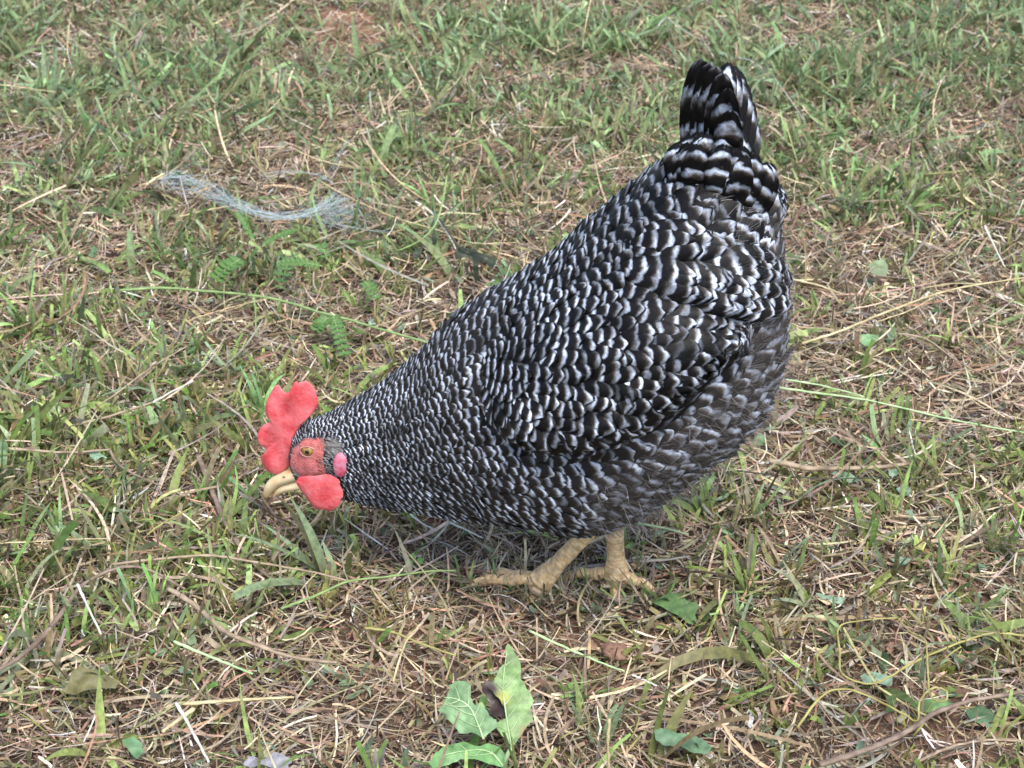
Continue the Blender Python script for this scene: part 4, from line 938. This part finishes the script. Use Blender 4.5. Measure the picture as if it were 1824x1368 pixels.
# ------------------------------------------------------------------ creeping vine with feathery leaves
vl = G(214, 517, .022); vine = empty('creeping_vine', vl); tag(vine, 'green creeping vine with small feathery leaves reaching the hen back', 'vine')
stalk('stem', None, None, [(214, 517), (290, 513), (370, 519), (440, 525), (500, 535), (570, 556), (630, 572), (690, 590), (770, 612)], .0023, 'stem_green', .022, .8, parent=vine)
stalk('petiole', None, None, [(440, 524, .024), (441, 480, .05), (442, 456, .068), (446, 448, .07)], .0012, 'stem_red', .03, .9, parent=vine)
stalk('petiole', None, None, [(586, 556, .024), (590, 510, .045), (592, 482, .06)], .0011, 'stem_red', .03, .9, parent=vine)
stalk('petiole', None, None, [(452, 528, .024), (455, 556, .018), (456, 600, .010)], .0010, 'stem_green', .02, .8, parent=vine)
lm = bpy.data.meshes.new('leaflet'); bm = bmesh.new()
R_ = []
for i, t in enumerate((0, .2, .5, .8, 1.0)):
    w = (.08, .30, .40, .30, .06)[i]; R_.append([bm.verts.new((t, -w, .10*abs(1))), bm.verts.new((t, 0, 0)), bm.verts.new((t, w, .10))])
for i in range(4):
    for j in range(2): bm.faces.new((R_[i][j], R_[i][j+1], R_[i+1][j+1], R_[i+1][j]))
bm.to_mesh(lm); bm.free(); lm.polygons.foreach_set('use_smooth', np.ones(len(lm.polygons), bool)); lm.materials.append(M['leaf'])
at_ = lm.color_attributes.new('col', 'FLOAT_COLOR', 'POINT')
for i in range(len(lm.vertices)): at_.data[i].color = (.075, .18, .055, 1) if i % 3 != 1 else (.15, .25, .07, 1)
def frond(a, b, n, L, spread=1.1, fold=.4):
    A = G(*a)-vl; B = G(*b)-vl; m = MB(); P = smooth_path([A, (A+B)/2+Vector((0, 0, .003)), B], 5); m.tube(P, [.0007]*len(P), 6); f = m.build('frond', M['stem_green'], vine)
    d = (B-A).normalized(); up_ = Vector((0, -.55, .83)); sd_ = d.cross(up_).normalized(); up2 = sd_.cross(d)
    for i in range(n):
        for sg in (-1, 1):
            p = A.lerp(B, (i+.6)/n)+Vector((0, 0, .003*math.sin(math.pi*i/n))); x = (d*math.cos(spread)+sd_*(sg*math.sin(spread))+up2*fold*random.uniform(.6, 1.3)).normalized(); y = up2.cross(x).normalized(); z = x.cross(y)
            l = L*random.uniform(.85, 1.1)*(1-.25*abs(i/n-.4)); o = bpy.data.objects.new('leaflet', lm); link(o, f)
            Mx = Matrix((x*l, y*l, z*l)).transposed().to_4x4(); Mx.translation = p; o.matrix_local = Mx
frond((428, 462, .05), (386, 500, .04), 7, .012)
frond((466, 440, .07), (524, 416, .07), 9, .007, .7, .9)
frond((452, 430, .075), (424, 384, .085), 7, .007, .6, .8)
frond((574, 474, .055), (498, 472, .045), 9, .007, .8, .3)
frond((582, 462, .06), (572, 440, .06), 4, .008)
frond((592, 560, .03), (614, 634, .012), 8, .010, .9, .2)
frond((586, 566, .03), (566, 590, .02), 5, .010)
frond((520, 458, .03), (500, 508, .02), 5, .012)
frond((648, 500, .03), (672, 536, .02), 5, .009)

# ------------------------------------------------------------------ tangle of blue-grey fibre
tl = G(540, 385, .02); m = MB()
core = [(290, 322), (330, 318), (372, 340), (420, 364), (470, 380), (520, 386), (566, 374), (606, 354)]
for k in range(30):
    a, b = (0, 7); jx = random.uniform(-3, 3); pts = []
    for i, (x, y) in enumerate(core):
        spread = (14, 15, 13, 8, 6, 6, 9, 11)[i]
        pts.append(G(x+random.gauss(0, spread*.8), y+random.gauss(0, spread*.75), .024+random.uniform(0, .010))-tl)
    if k % 3 == 0: pts = pts[random.randrange(2):]
    if k % 4 == 1: pts = pts[:random.randrange(4, 8)]
    P = smooth_path(pts, 5); m.tube(P, [random.uniform(.00012, .00024)]*len(P), 4, cap=False)
for k in range(90):
    x, y = random.gauss(600, 25), random.gauss(382, 19); pts = []; a = random.uniform(0, 6.28)
    for i in range(5):
        pts.append(G(x, y, .012+random.uniform(0, .018))-tl); a += random.gauss(0, .9); x += 17*math.cos(a); y += 9*math.sin(a); x += (598-x)*.12; y += (382-y)*.15
    P = smooth_path(pts, 4); m.tube(P, [random.uniform(.00011, .0002)]*len(P), 4, cap=False)
for pts in ([(606, 352), (636, 366), (648, 392), (650, 404)], [(560, 330), (590, 300), (612, 262), (622, 252)], [(596, 330), (560, 312), (500, 306), (462, 318)], [(600, 400), (670, 412), (700, 410)]):
    for q in range(2):
        P = smooth_path([G(x+random.gauss(0, 2), y+random.gauss(0, 2), .024)-tl for x, y in pts], 6); m.tube(P, [.00022]*len(P), 4, cap=False)
tw = m.build('fibre_tangle', M['twine']); tw.location = tl; tag(tw, 'tangle of blue grey plastic fibre lying in the grass', 'twine')

# ------------------------------------------------------------------ wilted dark weed behind the hen's neck
wl2 = G(815, 440, 0); ww = empty('wilted_weed', wl2); tag(ww, 'wilted dark green weed with limp leaves behind the hen back', 'weed')
stalk('stem', None, None, [(706, 448, .01), (745, 430, .02), (774, 402, .03), (788, 360, .05), (796, 312, .075)], .0016, 'stem_green', .02, .7, parent=ww)
stalk('stem', None, None, [(780, 386, .03), (800, 416, .03), (818, 440, .034), (850, 450, .032), (882, 462, .030)], .0017, 'stem_dark', .02, .8, parent=ww)
stalk('stem', None, None, [(790, 348, .05), (808, 344, .05), (815, 358, .045), (804, 376, .035)], .0010, 'stem_dark', .02, .8, parent=ww)
for i, (ol, nrm) in enumerate([([(812, 440), (830, 440), (850, 450), (880, 456), (884, 470), (874, 480), (866, 466), (846, 462), (828, 456), (812, 462)], (0, -.6, 1)), ([(772, 408), (777, 420), (776, 450), (772, 482), (768, 460), (770, 430)], (0, -1, .3)), ([(842, 456), (854, 462), (852, 490), (858, 508), (846, 504), (842, 480)], (0, -1, .4)), ([(736, 446), (748, 440), (756, 434), (750, 452), (740, 462)], (0, -.6, 1))]):
    c = G(ol[0][0], ol[0][1], .040); leaf_sheet(ol, c, Vector(nrm), (.04, .052, .032), 'leaf', ww, wl2, None, .003, 1.5, None, 70+i)

# ------------------------------------------------------------------ clods of red clay
CL = [(1093, 1160, .009, 'larger red clay clod in front of the hen feet'), (1052, 1150, .006, 'small clay crumb left of the larger clod')]
for i, (px, py, r, lb) in enumerate(CL):
    c = G(px, py, .004); m = MB(); rr = random.Random(i)
    ph = [rr.uniform(0, 6) for _ in range(6)]
    m.blob((0, 0, 0), r, r*.9, r*.62, nu=30, nv=20, fn=lambda p: p*(.62+.75*float(vnoise(np.array(p.x*190+ph[0]*9), np.array(p.y*190+p.z*230+ph[1]), 41))+.30*float(vnoise(np.array(p.x*620), np.array(p.y*620+p.z*500), 42+i))))
    o = m.build('clay_clod', M['clod']); o.location = c; tag(o, lb, 'clod', 'clay clods on the soil')
